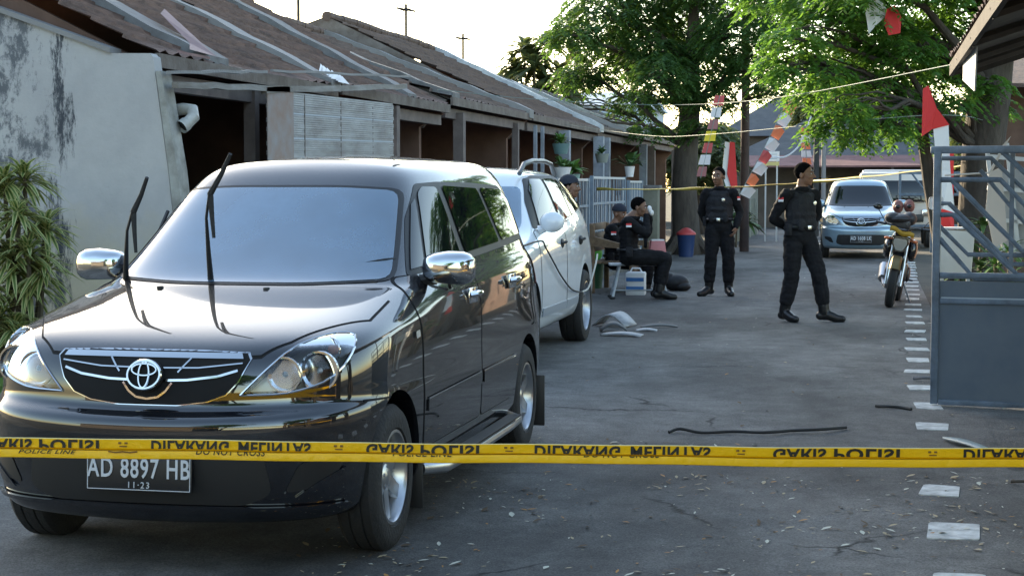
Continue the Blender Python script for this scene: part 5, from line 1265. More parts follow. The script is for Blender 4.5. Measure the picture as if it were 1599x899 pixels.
b=MB(); b.box((0,0,.08),(.22,.18,.16),taper=.82,bev=.01); P_=b.build('food_box',mat('box_pink',(.55,.20,.21),.6,var=.1,vs=6),loc=(-2.78,21.95,.61),rot=(0,0,.3)); tag(P_,'pink box resting on the lap of the drinking officer','box')
b=MB(); b.box((0,0,.168),(.17,.13,.016)); b.build('lid',M['whitec'],P_)
b=MB(); b.ell((0,0,.12),(.19,.13,.12),20,12); b.ell((.10,-.03,.07),(.12,.11,.07),14,8); b.ell((-.08,0,.18),(.07,.09,.08),12,8); b.tube([(-.15,0,.1),(-.2,-.05,.2),(-.1,-.03,.27)],.012,6); o=b.build('dropped_bag',mat('bag_black',(.012,.012,.014),.6,bump=.6,bs=14),loc=(-2.72,23.6,0)); tag(o,'round black backpack lying on the ground right of the stool','bag')
T=thing('water_crate','white and blue water container under the stool','container',(-3.15,22.6,0)); 
b=MB(); b.box((0,0,.16),(.26,.2,.32),bev=.02); b.build('body',M['whitec'],T)
for z in(.10,.22):
    b=MB(); b.box((0,-.103,z),(.24,.006,.05)); b.build('band',mat('blue_band',(.03,.16,.42),.5),T)
b=MB(); b.tube([(-.08,0,.32),(-.05,0,.37),(.05,0,.37),(.08,0,.32)],.012,8); b.build('handle',M['whitec'],T)
T=thing('green_bucket','green bucket with a bright green bag on it, left of the bench','bucket',(-4.00,24.0,0))
b=MB(); b.lathe([(0,0),(.15,0),(.19,.40),(.185,.40),(.14,.02)],20,'z'); b.build('bucket_body',mat('green_dark',(.01,.10,.05),.5),T)
b=MB(); b.ell((0,0,.52),(.16,.13,.17),16,10); tag(b.build('plastic_bag',mat('bag_green',(.10,.50,.08),.45,bump=.7,bs=10),loc=(-4.0,24.0,0)),'bright green plastic bag on top of the green bucket','plastic bag')
T=thing('trash_bin','dark blue bin with a red lid beside the big tree','bin',(-3.82,35.0,0))
b=MB(); b.lathe([(0,0),(.15,0),(.19,.46),(.20,.48)],20,'z'); b.build('drum',mat('bin_blue',(.015,.04,.12),.5),T)
b=MB(); b.lathe([(.21,.47),(.20,.51),(.08,.60),(0,.62)],20,'z'); b.build('lid',mat('lid_red',(.45,.05,.05),.5),T)
# metal fences in front of the porches ----------------------------------
M['fence_m']=mat('fence_metal',(.20,.26,.32),.5,var=.15,vs=5); M['fence_w']=mat('fence_white',(.50,.53,.54),.5)
def mfence(y0,y1,x,h,label,step=.16,diag=False):
    T=thing('yard_fence',label,'fence',(x,y0,0),0,'metal yard fences along the left porches'); L=y1-y0
    for y in(0,L): b=MB(); b.box((0,y,h/2),(.06,.06,h)); b.build('fence_post',M['fence_m'],T)
    for z in(.12,h*.45,h*.72,h-.03): b=MB(); b.box((0,L/2,z),(.035,L-.06,.04)); b.build('rail',M['fence_w'] if z>h-.1 else M['fence_m'],T)
    k=0; y=step
    while y<L-.05:
        b=MB(); t=.0 if not diag else .10*math.sin(k*2.2)
        b.tube([(0,y,.12),(0,y+t,h-.03)],.011,5,cap=False); b.build('bar',M['fence_w'] if k%3==0 else M['fence_m'],T); y+=step; k+=1
mfence(20.6,24.0,-4.62,1.55,'blue grey metal fence right behind the capped man')
mfence(24.1,26.9,-4.55,1.62,'metal fence with slanted bars behind the bench',.12,True)
mfence(27.3,31.0,-4.55,1.66,'metal fence between the bench and the flower pot',.14,True)
mfence(31.2,33.0,-4.50,1.60,'short metal fence next to the olive gate pillar',.12)
T=thing('gate_pillar','olive grey masonry pillar left of the big tree trunk','pillar',(-4.42,33.8,0)); b=MB(); b.box((0,0,.72),(.34,.34,1.44),bev=.015); b.build('shaft',mat('olive',(.17,.17,.13),.85,var=.2,vs=3,bump=.2),T); b=MB(); b.box((0,0,1.47),(.42,.42,.07),bev=.01); b.build('cap',M['cement'],T)
def pot_plant(loc,r,h,m,label,leaves=30,ll=.25,seed=0,lm='leafdark'):
    T=thing('potted_plant',label,'potted plant',loc,0,'potted plants in front of the houses')
    b=MB(); b.lathe([(0,0),(r*.7,0),(r,h),(r*.93,h),(r*.65,h*.1)],16,'z'); b.build('pot',m,T)
    rg=np.random.default_rng(seed); b=MB()
    for k in range(leaves):
        a=rg.uniform(0,6.28); e=rg.uniform(.2,1.3); L=ll*rg.uniform(.6,1.2); d_=Vector((math.cos(a)*math.cos(e),math.sin(a)*math.cos(e),math.sin(e))); s_=d_.cross(Vector((0,0,1))).normalized()*L*.12
        p=Vector((0,0,h)); q=p+d_*L*.55; t=p+d_*L+Vector((0,0,-L*.3)); b.add([p,q-s_,t,q+s_],[(0,1,2,3)])
    b.build('foliage',M[lm],T,smooth=False)
M['leafdark']=mat('leaf_dark',(.035,.085,.022),.6,c2=(.07,.14,.03),vs=5)
M['leafmid']=mat('leaf_mid',(.06,.15,.025),.55,c2=(.11,.22,.035),vs=6)
pot_plant((-4.5,31.35,1.66),.10,.20,M['whitec'],'white flower pot standing on top of the fence',24,.5,1)
pot_plant((-4.7,25.3,1.98),.14,.16,mat('pot_teal',(.12,.22,.22),.5),'hanging teal pot under the eave, left of the house post',40,.25,2,'leafmid')
pot_plant((-4.7,26.2,1.50),.15,.18,mat('pot_palegrn',(.25,.42,.40),.4),'pale pot with leafy plant above the capped man',60,.38,3,'leafmid')
pot_plant((-4.7,25.4,1.62),.15,.16,M['whitec'],'round white hanging pot just right of the white car roof',40,.25,4,'leafmid')
pot_plant((-4.7,29.3,1.90),.13,.16,mat('pot_greyg',(.22,.25,.22),.5),'small grey hanging pot between the blue grey posts',26,.22,5)
# ================================================================ ROPES, BUNTING, FLAGS
M['rope']=mat('rope',(.20,.26,.23),.6)
wire('rope_line',[(-5.0,19.0,2.62),(-3.9,19.6,2.52),(-2.44,20,2.46),(-1.0,17.5,2.40),(.56,13.0,2.40)],.0035,M['rope'],'pale green rope crossing the street from the eave to the right canopy','rope')
wire('rope_line',[(-4.95,27,2.50),(-3.2,24,2.22),(-1.97,20.5,2.12),(.42,16.4,2.16),(1.2,18.9,2.2)],.003,M['rope'],'lower thin rope crossing from the fourth house to the right tree','rope')
M['orange']=mat('pennant_orange',(.80,.22,.10),.7); M['pwhite']=mat('pennant_white',(.72,.72,.72),.7); M['pred']=mat('pennant_red',(.55,.10,.10),.7); M['pyel']=mat('pennant_yellow',(.80,.62,.04),.6); M['pmaroon']=mat('pennant_maroon',(.38,.16,.16),.7)
def bunting(name,p0,p1,n,w_,seq,label,tri=True,sag=.0,hl=None):
    T=thing(name,label,'bunting',tuple(p0),0,'strings of red and white flags hung over the street'); p0=Vector(p0);p1=Vector(p1)
    b=MB(); b.tube([(0,0,0),tuple((p1-p0)*.5+Vector((0,0,-sag))),tuple(p1-p0)],.006,5); b.build('cord',M['rope'],T)
    d_=(p1-p0)/n
    for k in range(n):
        a=d_*k+Vector((0,0,-sag*math.sin(PI*k/n))); c=d_*(k+.84)+Vector((0,0,-sag*math.sin(PI*(k+1)/n))); out=Vector((math.cos(YAW),math.sin(YAW),0))*w_*(1+.15*math.sin(k*3))
        b=MB(); md=a.lerp(c,.5)
        if tri: V=[a,c,c.lerp(a,-.12)+out*.75+Vector((0,.02,-.05)),md+out+Vector((0,.03,-.02)),a+out*.45+Vector((0,-.02,-.02))]; b.add(V,[(0,1,2,3,4)])
        else: V=[a-out*.5,a+out*.5,c+out*.62,c-out*.55]; b.add(V,[(0,1,2,3)])
        o=b.build('flag',M[seq[k%len(seq)]],T,smooth=False); md_=o.modifiers.new('s','SOLIDIFY'); md_.thickness=.004
bunting('bunting',(-1.19,24.0,2.72),(-1.86,23.9,1.35),8,.17,['orange','pwhite','orange','pwhite','pred','pwhite','orange','pwhite'],'long slanting string of orange and white pennants between the two standing officers',sag=.03)
bunting('bunting',(-2.15,24,2.78),(-2.42,24,1.60),7,.13,['pred','pwhite','pmaroon','pyel','pred','pwhite','pmaroon'],'vertical string with a yellow flag hanging above the left standing officer',tri=False)
bunting('bunting',(-1.035,26,2.38),(-.99,26,1.80),5,.13,['orange','pwhite','orange','pwhite','orange'],'short hanging red and white string just above the walking officer head',tri=False)
def cloth_flag(loc,pts,m,label,name='flag',th=.005,rz=YAW,group='red and white flags by the gate and trees'):
    """pts: outline in local x,z with small y folds"""
    b=MB(); n=len(pts); b.add([(x,.03*math.sin(x*22+z*9),z) for x,z in pts],[tuple(range(n))]); o=b.build(name,M[m],loc=loc,rot=(0,0,rz),smooth=False)
    md=o.modifiers.new('s','SOLIDIFY'); md.thickness=th; tag(o,label,'flag',group)
cloth_flag((.44,16,1.26),[(.0,1.13),(.05,1.16),(.13,.95),(.26,.80),(.10,.76),(.0,.69)],'redc','red cloth hanging above the gate corner, beside the thin trunk')
cloth_flag((.44,16.02,1.26),[(.11,.76),(.25,.80),(.27,.40),(.33,-.02),(.20,.02),(.15,.42)],'whitec','long white cloth hanging under the red one above the gate')
cloth_flag((.62,16.3,.7),[(.0,1.10),(.13,1.10),(.14,.55),(.15,.28),(.0,.30),(.03,.7)],'redc','narrow red cloth seen through the gate rails')
cloth_flag((.60,16.2,.7),[(.02,1.02),(.09,1.00),(.10,.66),(.01,.68)],'whitec','white cloth strip in front of the red one behind the gate post')
cloth_flag((.0,17,2.98),[(.11,.25),(.20,.30),(.27,.18),(.25,.02),(.14,.0),(.09,.12)],'redc','red cloth caught high in the right tree')
cloth_flag((-.15,17,2.98),[(.06,.22),(.12,.40),(.24,.32),(.30,.22),(.16,.10),(.10,.02)],'whitec','white torn cloth caught in the right tree beside the red one')
# small hanging banners on pole
for x,m_,l in((-2.95,'whitec','white flag half of a pair beside the tall brown pole'),(-2.84,'redc','red flag hanging next to the white one at the tall brown pole')):
    b=MB(); b.add([(0,0,0),(.10,.02,-.02),(.16,.03,-.95),(.05,.0,-1.05),(-.06,-.02,-.7)],[(0,1,2,3,4)]); o=b.build('flag',M[m_],loc=(x-.2,36.5,2.45),smooth=False); md=o.modifiers.new('s','SOLIDIFY'); md.thickness=.006; tag(o,l,'flag','flags hanging beside the tall brown pole')
wire('curved_banner',[(-1.85,30,2.02),(-1.55,30,2.0),(-1.32,30,2.16),(-1.18,30,2.42),(-1.08,30,2.72)],.016,M['whitec'],'curved white banner pole above the walking officer','banner pole')
# ================================================================ FAR END
def pole(loc,h,r,m,label,arms=()):
    b=MB(); b.tube([(0,0,0),(0,0,h)],[r*1.25,r],12); T=b.build('utility_pole',m,loc=loc); tag(T,label,'pole','poles at the far end of the street')
    for z,L in arms: b=MB(); b.box((0,0,z),(L,.07,.09)); b.build('cross_arm',m,T)
pole((-2.83,38,0),6.2,.085,mat('pole_brown',(.055,.035,.03),.85,var=.3,vs=3),'tall brown pole rising through the big tree crown')
pole((-1.63,50,0),4.1,.075,mat('pole_dark',(.03,.03,.032),.8),'left of two thin dark poles above the walking officer')
pole((-1.42,50,0),4.1,.06,mat('pole_grey',(.20,.20,.21),.7),'right grey one of two thin poles above the walking officer')
def fhouse(label,x0,x1,y0,y1,h,rh,rm,wm,hip=True,over=.5,openings=()):
    T=thing('far_house',label,'house',((x0+x1)/2,y0,0)); W=(x1-x0)/2; D=y1-y0
    b=MB(); b.box((0,D/2,h/2),(2*W,D,h)); wl=b.build('wall',wm,T,smooth=False)
    b=MB(); o=over; r=min(W,D/2)*(.9 if hip else 0)
    V=[(-W-o,-o,h),(W+o,-o,h),(W+o,D+o,h),(-W-o,D+o,h),(-W+r,D/2,h+rh),(W-r,D/2,h+rh)]
    b.add(V,[(0,1,5,4),(1,2,5),(2,3,4,5),(3,0,4),(0,3,2,1)]); b.build('roof',rm,T,smooth=False)
    for (ox,oz,w_,hh,kind) in openings:
        b=MB(); b.box((ox,-.02,oz),(w_,.06,hh)); f=b.build(kind,M['fascia'],T,smooth=False)
        b=MB(); b.box((ox,-.06,oz),(w_*.85,.03,hh*.88)); b.build('pane' if kind=='window' else 'leaf',M['tint'] if kind=='window' else M['porchdark'],f,smooth=False)
    return T
rf=mat('far_roof',(.075,.078,.085),.85,c2=(.11,.11,.115),vs=3,bump=.4,bs=6); wmx=mat('far_wall',(.10,.085,.075),.9,var=.3,vs=1)
F1=fhouse('low house with a broad dark grey roof and red awning closing the street',-4.6,5.5,60,68,2.55,2.1,rf,wmx,hip=True,over=.4,openings=[(-2.5,1.3,1.2,1.1,'window'),(-.2,1.05,.95,2.1,'door'),(2.0,1.3,1.4,1.1,'window')])
b=MB(); b.add([(-5.0,-.4,2.56),(5.2,-.4,2.56),(5.2,-2.2,2.18),(-5.0,-2.2,2.18),(-5.0,-.4,2.50),(5.2,-.4,2.50),(5.2,-2.2,2.12),(-5.0,-2.2,2.12)],[(0,1,2,3),(7,6,5,4),(3,2,6,7),(0,4,5,1),(0,3,7,4),(1,5,6,2)]); b.build('awning',mat('awning_red',(.20,.10,.095),.8,var=.2,vs=2),F1,smooth=False)
for x in(-4.8,-2.3,.2,2.7,5.0):
    b=MB(); b.box((x,-2.1,1.06),(.09,.09,2.12)); b.build('awning_post',M['post'],F1,smooth=False)
b=MB(); b.box((1.9,-.45,3.0),(.35,.3,.3)); b.build('roof_box',M['whitec'],F1,smooth=False)
fhouse('taller grey gable behind the low house at street end',-6.2,-1.5,72,78,3.6,1.9,rf,wmx)
fhouse('distant pale blue building behind the left tree crown',-11.5,-8.6,62,70,4.5,.7,mat('roof_pale',(.35,.42,.50),.6),mat('wall_paleblue',(.42,.50,.60),.7,var=.1,vs=1),hip=False,over=.2)
T=thing('white_fence','low white picket fence in front of the far low house','fence',(-1.9,56.5,0))
for z in(.25,.7,1.05): b=MB(); b.box((1.6,0,z),(3.4,.04,.06)); b.build('rail',M['fence_w'],T)
for k in range(23): b=MB(); b.box((k*.15,0,.6),(.05,.03,1.1)); b.build('picket',M['fence_w'],T)
T=thing('yard_wall','low grey green yard wall at the far left of the street','wall',(-3.6,44,0)); b=MB(); b.box((0,3,.55),(.2,9,1.1)); b.build('masonry',mat('wall_mossy',(.14,.15,.12),.9,var=.3,vs=2),T); 
for k in range(4): b=MB(); b.box((0,-1.4+k*2.9,.7),(.34,.34,1.4)); b.build('pier',mat('pier_m',(.24,.25,.22),.9,var=.2,vs=2),T)
T=thing('sign_board','small white and yellow board on posts behind the pennants','sign',(-2.65,45,0))
b=MB(); b.box((0,0,2.28),(.42,.03,.26)); b.build('board',M['whitec'],T); b=MB(); b.box((0,-.02,2.08),(.42,.03,.10)); b.build('lower_board',mat('board_yellow',(.55,.48,.20),.6),T)
for x in(-.15,.15): b=MB(); b.box((x,.03,1.1),(.04,.04,2.2)); b.build('post',M['fence_w'],T)
for k in range(3): b=MB(); b.box((0,-.018,2.21+k*.06),(.30,.006,.015)); b.build('stripe',mat('faint_blue',(.25,.35,.45),.6),T)
# blue frame in front of van
T=thing('steel_rack','dark blue steel rack standing right of the silver car','rack',(.75,38.5,0))
for x in(-.15,.55,1.2): b=MB(); b.box((x,0,.9),(.06,.06,1.8)); b.build('upright',M['gate'],T)
for z in(.6,1.3,1.78): b=MB(); b.box((.52,0,z),(1.4,.05,.06)); b.build('rail',M['gate'],T)
for x in(.1,.45,.8): b=MB(); b.tube([(x,0,1.78),(x+.35,0,1.3)],.025,6); b.build('brace',M['gate'],T)
# ================================================================ RIGHT YARD
T=thing('white_box','white plastic box on legs just behind the gate rails','box',(.64,13.5,0)); b=MB(); b.box((0,0,.98),(.26,.22,.34),rot=(0,R(4),0),bev=.012); b.build('box_body',mat('cream_box',(.62,.60,.54),.6,var=.06,vs=4),T)
for x in(-.1,.1): b=MB(); b.box((x,0,.41),(.03,.03,.82)); b.build('leg',M['fence_w'],T)
b=MB(); b.box((0,0,1.165),(.27,.23,.012)); b.build('lid',M['whitec'],T)
b=MB(); b.lathe([(0,0),(.03,0),(.03,.012),(0,.012)],16,'y',c=(0,0,0)); 
T=thing('round_sign','small white round sign with a red centre behind the gate post','sign',(.485,13.4,1.36)); b=MB(); b.box((0,.01,0),(.11,.012,.10),bev=.02); b.build('sign_face',M['whitec'],T); b=MB(); b.lathe([(0,-.012),(.024,-.012),(.024,.004),(0,.004)],18,'y'); b.build('red_disc',M['redc'],T); b=MB(); b.box((0,.03,-.68),(.02,.02,1.36)); b.build('post',M['fence_w'],T)
T=thing('shutter_fence','white louvred fence panel leaning behind the gate, right of the big trunk','fence',(1.02,15.0,0),R(4))
for k in range(4): b=MB(); b.box((k*.17,0,1.35),(.035,.03,.98+.05*(k%2)),rot=(0,R(-7),0)); b.build('stile',M['fence_w'],T)
for z in(.93,1.18,1.45,1.72): b=MB(); b.box((.28,0,z),(.66,.03,.035),rot=(0,R(5),0)); b.build('slat',M['fence_w'],T)
b=MB(); b.box((.3,.06,1.3),(.5,.02,.7),rot=(0,R(-6),0)); b.build('back_sheet',mat('sheet_grey',(.35,.38,.40),.6,var=.2,vs=4),T)
b=MB(); b.add([(0,0,0),(.10,.0,.05),(.16,.02,-.55),(.05,.02,-.62),(-.02,.0,-.3)],[(0,1,2,3,4)]); b.add([(0,0,0),(.02,0,.0),(.17,0,.30),(.10,0,.22)],[(0,1,2,3)]); b.tube([(-.35,0,-.02),(0,0,0),(.1,0,.2)],.008,5)
o=b.build('torn_cloth',mat('cloth_beige',(.50,.47,.43),.8),loc=(.93,14.2,1.60),smooth=False); md=o.modifiers.new('s','SOLIDIFY'); md.thickness=.005; tag(o,'beige torn cloth and cord hanging in front of the white louvred fence','cloth')
# canopy on the right
M['canw']=mat('canopy_wood',(.05,.042,.036),.9,var=.3,vs=4)
T=thing('canopy','dark tiled canopy jutting in from the top right corner','canopy',(0,0,0))
b=MB(); b.add([(.62,14.0,2.44),(.62,5.0,2.44),(3.4,5.0,3.35),(3.4,14.0,3.35),(.62,14,2.49),(.62,5,2.49),(3.4,5,3.40),(3.4,14,3.40)],[(0,1,2,3),(7,6,5,4),(0,4,5,1),(3,2,6,7),(0,3,7,4),(1,5,6,2)]); b.build('roof',mat('canopy_dark',(.05,.045,.042),.85,var=.3,vs=3,bump=.4,bs=12),T,smooth=False)
tile_roof(5.0,14.0,.60,2.50,3.4,3.41,M['tile_old'],'tiles',T,seed=9)
for y in(5.6,7.4,9.2,11.0,12.8,13.9): b=MB(); b.tube([(.60,y,2.40),(3.3,y,3.28)],.035,6); b.build('rafter',M['canw'],T)
b=MB(); b.box((.61,9.5,2.43),(.03,9.0,.10)); b.build('fascia',M['canw'],T)
for y in(5.3,13.8): b=MB(); b.box((3.2,y,1.65),(.10,.10,3.3)); b.build('post',M['post'],T)
b=MB(); b.box((2.0,14.03,2.85),(2.7,.03,.12),rot=(0,R(-18),0)); b.build('barge_board',M['canw'],T)
b=MB(); b.add([(0,0,.12),(0,.0,-.02),(0.02,-1.1,-.16),(.02,-1.25,.12)],[(0,1,2,3)]); o=b.build('hanging_board',mat('board_grey',(.42,.44,.46),.6,var=.1,vs=5),loc=(.63,12.6,2.28),smooth=False); md=o.modifiers.new('s','SOLIDIFY'); md.thickness=.01; tag(o,'pale grey board hanging from the canopy edge at top right','board')
# right yard wall / dark shed deep behind the trunk
T=thing('timber_shed','dark timber shed behind the trunk and white fence at the right edge','shed',(1.5,22,0)); b=MB(); b.box((1.6,1.5,1.4),(3.4,3,2.8)); b.build('wall',M['porchwall'],T,smooth=False)
for k in range(6): b=MB(); b.box((.05+k*.5,-.05,1.4),(.09,.09,2.8)); b.build('stud',M['post'],T,smooth=False)
b=MB(); b.add([(-.5,-.6,2.75),(3.8,-.6,2.75),(3.8,3.4,3.5),(-.5,3.4,3.5),(-.5,-.6,2.70),(3.8,-.6,2.70),(3.8,3.4,3.45),(-.5,3.4,3.45)],[(0,1,2,3),(7,6,5,4),(0,4,5,1),(1,5,6,2),(2,6,7,3),(3,7,4,0)]); b.build('roof',M['tile_old'],T,smooth=False)
# houses on the near right side and behind the viewer, seen only in reflections
for (x0,x1,y0,y1,l) in((7.5,14,-12,-4,'plastered house to the right behind the viewer'),(7.5,14,-3,6,'plastered house to the right of the viewer'),(-12,-5.5,-14,-6,'house to the left behind the viewer')):
    fhouse(l,x0,x1,y0,y1,2.9,1.8,M['tile'],mat('wall_brownish',(.13,.11,.09),.9,var=.15,vs=1),hip=False,openings=[(0,1.3,1.3,1.1,'window')])
# ================================================================ VEGETATION
def leafmat(name,c,c2,tr,sc=1.2):
    m=bpy.data.materials.new(name); m.use_nodes=True; n=m.node_tree; N=n.nodes; L=n.links; p=N['Principled BSDF']; out=N['Material Output']
    tc=N.new('ShaderNodeTexCoord'); nz=N.new('ShaderNodeTexNoise'); nz.inputs['Scale'].default_value=sc; nz.inputs['Detail'].default_value=5; L.new(tc.outputs['Object'],nz.inputs['Vector'])
    cr=N.new('ShaderNodeValToRGB'); cr.color_ramp.elements[0].position=.35; cr.color_ramp.elements[1].position=.65; cr.color_ramp.elements[0].color=(*c,1); cr.color_ramp.elements[1].color=(*c2,1); L.new(nz.outputs[0],cr.inputs[0]); L.new(cr.outputs[0],p.inputs['Base Color']); p.inputs['Roughness'].default_value=.5
    t=N.new('ShaderNodeBsdfTranslucent'); t.inputs[0].default_value=(*tr,1); mx=N.new('ShaderNodeMixShader'); mx.inputs[0].default_value=.42
    L.new(p.outputs[0],mx.inputs[1]); L.new(t.outputs[0],mx.inputs[2]); L.new(mx.outputs[0],out.inputs[0]); return m
M['leafA']=leafmat('tree_leaf_dark',(.028,.078,.024),(.058,.125,.034),(.12,.24,.035))
M['leafB']=leafmat('tree_leaf_light',(.045,.125,.024),(.085,.20,.035),(.19,.38,.05))
M['leafC']=leafmat('far_leaf',(.05,.075,.035),(.09,.12,.05),(.16,.2,.06),.6)
M['bark']=mat('bark',(.045,.036,.030),.95,c2=(.085,.070,.056),vs=7,streak=(1,1,.35),bump=.9,bs=22)
def crown_mesh(name,clumps,seed,spray,dens,ll,lw,m,droop=.9,up=.35):
    """clumps (x,y,z,r); compound leaves: drooping sprays of small leaflets"""
    rg=np.random.default_rng(seed); Vs=[]; base=[]
    for (cx,cy,cz,r) in clumps:
        n=int(dens*(r/.5)**2)+10
        # twig tips biased to the clump surface
        d=rg.normal(size=(n,3)); d/=np.linalg.norm(d,axis=1)[:,None]; rad=r*rg.uniform(.25,1.08,n)**.6
        p=np.array([cx,cy,cz])+d*rad[:,None]*np.array([1.05,1.05,.72])
        az=np.arctan2(d[:,1],d[:,0])+rg.normal(0,.7,n); L=spray*rg.uniform(.6,1.25,n)
        hd=np.stack([np.cos(az),np.sin(az),np.zeros(n)],-1); sd=np.stack([-np.sin(az),np.cos(az),np.zeros(n)],-1)
        K=9
        for k in range(K):
            t=(k+1)/K; pos=p+hd*(L*t*.8)[:,None]+np.array([0,0,1])*(L*(up*t-droop*t*t))[:,None]
            for sg in((-1,1) if k<K-1 else (0,)):
                a=rg.normal(0,.25,n); dirv=(sd*sg*.85+hd*(.55 if sg else 1.0)); dirv[:,2]-=(.25+.5*t)+rg.normal(0,.15,n); dirv/=np.linalg.norm(dirv,axis=1)[:,None]
                l=ll*rg.uniform(.7,1.2,n)*(1-.25*abs(t-.5)); w=l*lw
                nr=np.cross(dirv,np.array([0,0,1.])+rg.normal(0,.35,(n,3))); nr/=np.linalg.norm(nr,axis=1)[:,None]
                q0=pos; q1=pos+dirv*(l*.42)[:,None]+nr*(w*.5)[:,None]; q2=pos+dirv*l[:,None]; q3=pos+dirv*(l*.42)[:,None]-nr*(w*.5)[:,None]
                Vs.append(np.stack([q0,q1,q2,q3],1).reshape(-1,3))
    V=np.concatenate(Vs); Q=np.arange(len(V)).reshape(-1,4)
    return fast_mesh(name,V,Q,m)
def limb(b,a,c,ra,rc,seed,n=7,wob=.12):
    a,c=Vector(a),Vector(c); rg=random.Random(seed); pts=[];rs=[]
    L=(c-a).length
    for i in range(n+1):
        t=i/n; p=a.lerp(c,t)+Vector((0,0,.10*L*math.sin(PI*t)))
        if 0<i<n: p+=Vector((rg.uniform(-1,1),rg.uniform(-1,1),rg.uniform(-1,1)))*wob*L*.25
        pts.append(p); rs.append(ra+(rc-ra)*t**.8)
    b.tube(pts,rs,9); return pts
def tree(name,label,base,clumps,trunk_pts,trunk_r,seed,spray,dens,ll,lw,m,rl=None,group=None,droop=.9):
    T=thing(name,label,'tree',base,0,group); off=Vector(base)
    b=MB(); b.tube(trunk_pts,trunk_r,16); 
    # bark knobs and roots
    for k in range(6):
        a=k*1.05+seed; b.tube([(trunk_pts[0][0]+math.cos(a)*trunk_r[0]*.6,trunk_pts[0][1]+math.sin(a)*trunk_r[0]*.6,.35),(trunk_pts[0][0]+math.cos(a)*trunk_r[0]*1.5,trunk_pts[0][1]+math.sin(a)*trunk_r[0]*1.5,-.03)],[trunk_r[0]*.3,trunk_r[0]*.22],7)
    b.build('trunk',M['bark'],T)
    loc=[(x-off.x,y-off.y,z-off.z,r) for x,y,z,r in clumps]
    b=MB(); tops=trunk_pts[len(trunk_pts)//2:]
    for i,(x,y,z,r) in enumerate(loc):
        s=tops[i%len(tops)]; s=min(tops,key=lambda q:abs(q[2]-(z-.5*abs(x-q[0])))); lr=.022+.05*min(1,r)*trunk_r[0]/.35
        P=limb(b,s,(x,y,z),lr*1.6,lr*.45,seed*31+i)
        rg=random.Random(seed*7+i)
        for k in range(6):
            q=P[rg.randint(3,6)]; e=Vector((x,y,z))+Vector((rg.uniform(-1,1),rg.uniform(-1,1),rg.uniform(-.5,.7)))*r*.85; limb(b,q,e,lr*.5,.006,seed+k+i*9,5)
    b.build('branches',M['bark'],T)
    me=crown_mesh('crown',loc,seed,spray,dens,ll,lw,m); link('crown',me,T)
    return T
CL=[(-6.2,34.65,4.65,.5),(-5.72,35.55,5.12,.82),(-4.87,36.45,4.71,.84),(-3.99,37.35,5.26,.85),(-2.81,35.1,4.62,.8),(-2.01,36.0,5.22,.54),(-5.79,36.9,4.2,.64),(-4.29,34.65,3.75,.66),(-3.51,35.55,3.39,.54),(-6.4,36.45,3.89,.42),(-6.9,37.35,3.31,.28),(-2.48,35.1,3.89,.51),(-2.13,36.0,3.53,.3),(-5.21,36.9,3.34,.46),(-6.04,34.65,2.84,.19),(-3.64,35.55,2.72,.27),(-4.73,36.45,5.81,.98),(-6.16,37.35,6.38,.86),(-3.22,35.1,6.02,1.07),(-1.68,36.0,5.95,.68),(-1.57,36.9,4.13,.31),(-4.62,34.65,2.69,.21),(-3.6,36.5,4.2,.6),(-4.6,35.6,4.3,.6)]
tree('big_tree','big dark leafy tree with a thick trunk at the end of the left houses',(-3.95,36.2,0),CL,[(0,0,-.05),(.0,0,.5),(-.05,0,1.4),(-.02,.05,2.3),(.05,.1,3.1),(.1,.0,4.2),(.15,.0,5.6)],[.38,.30,.27,.26,.22,.17,.09],5,.42,125,.125,.40,M['leafA'],group='leafy street trees')
CR=[(-.79,17.1,2.97,.23),(-.46,17.7,3.18,.37),(.03,18.3,3.1,.38),(.51,18.9,3.17,.39),(-.51,17.4,2.64,.26),(-.07,18.0,2.57,.3),(.44,18.6,2.67,.31),(-.31,17.1,2.23,.22),(.1,17.7,2.19,.23),(-.71,18.3,2.46,.14),(.35,18.9,2.09,.18),(-.47,17.4,2.08,.14),(-.64,18.0,3.52,.34),(.89,18.6,3.41,.34),(-.11,17.1,3.53,.45),(.53,17.7,3.65,.46),(.24,18.3,2.38,.2),(.72,18.9,2.75,.25),(-1.03,17.4,2.78,.11),(.82,18.0,2.36,.13),(-1.18,18.6,3.56,.25),(-.85,17.1,2.65,.12),(-.19,17.7,1.99,.12),(1.19,18.3,2.57,.15),(1.33,18.9,2.36,.13),(-.2,18.2,2.9,.3),(.3,17.8,2.9,.3),(.3,18.2,3.9,.6),(1.2,18.5,3.9,.6),(1.7,18.6,3.3,.45)]
T2=tree('right_tree','bright green tree with a dark trunk right behind the open gate',(1.17,18.9,0),CR,[(0,0,-.05),(0,0,.5),(-.02,0,1.2),(.0,-.05,1.9),(.06,-.1,2.5),(.12,-.1,3.2),(.1,-.1,4.0)],[.30,.25,.235,.225,.22,.20,.10],9,.26,270,.078,.42,M['leafB'],group='leafy street trees')
b=MB(); b.tube([(-.25,.05,-.03),(-.42,.1,.8),(-.55,.1,1.5),(-.64,.05,2.05),(-.70,-.1,2.6)],[.10,.085,.075,.065,.04],10); b.build('side_stem',M['bark'],T2)
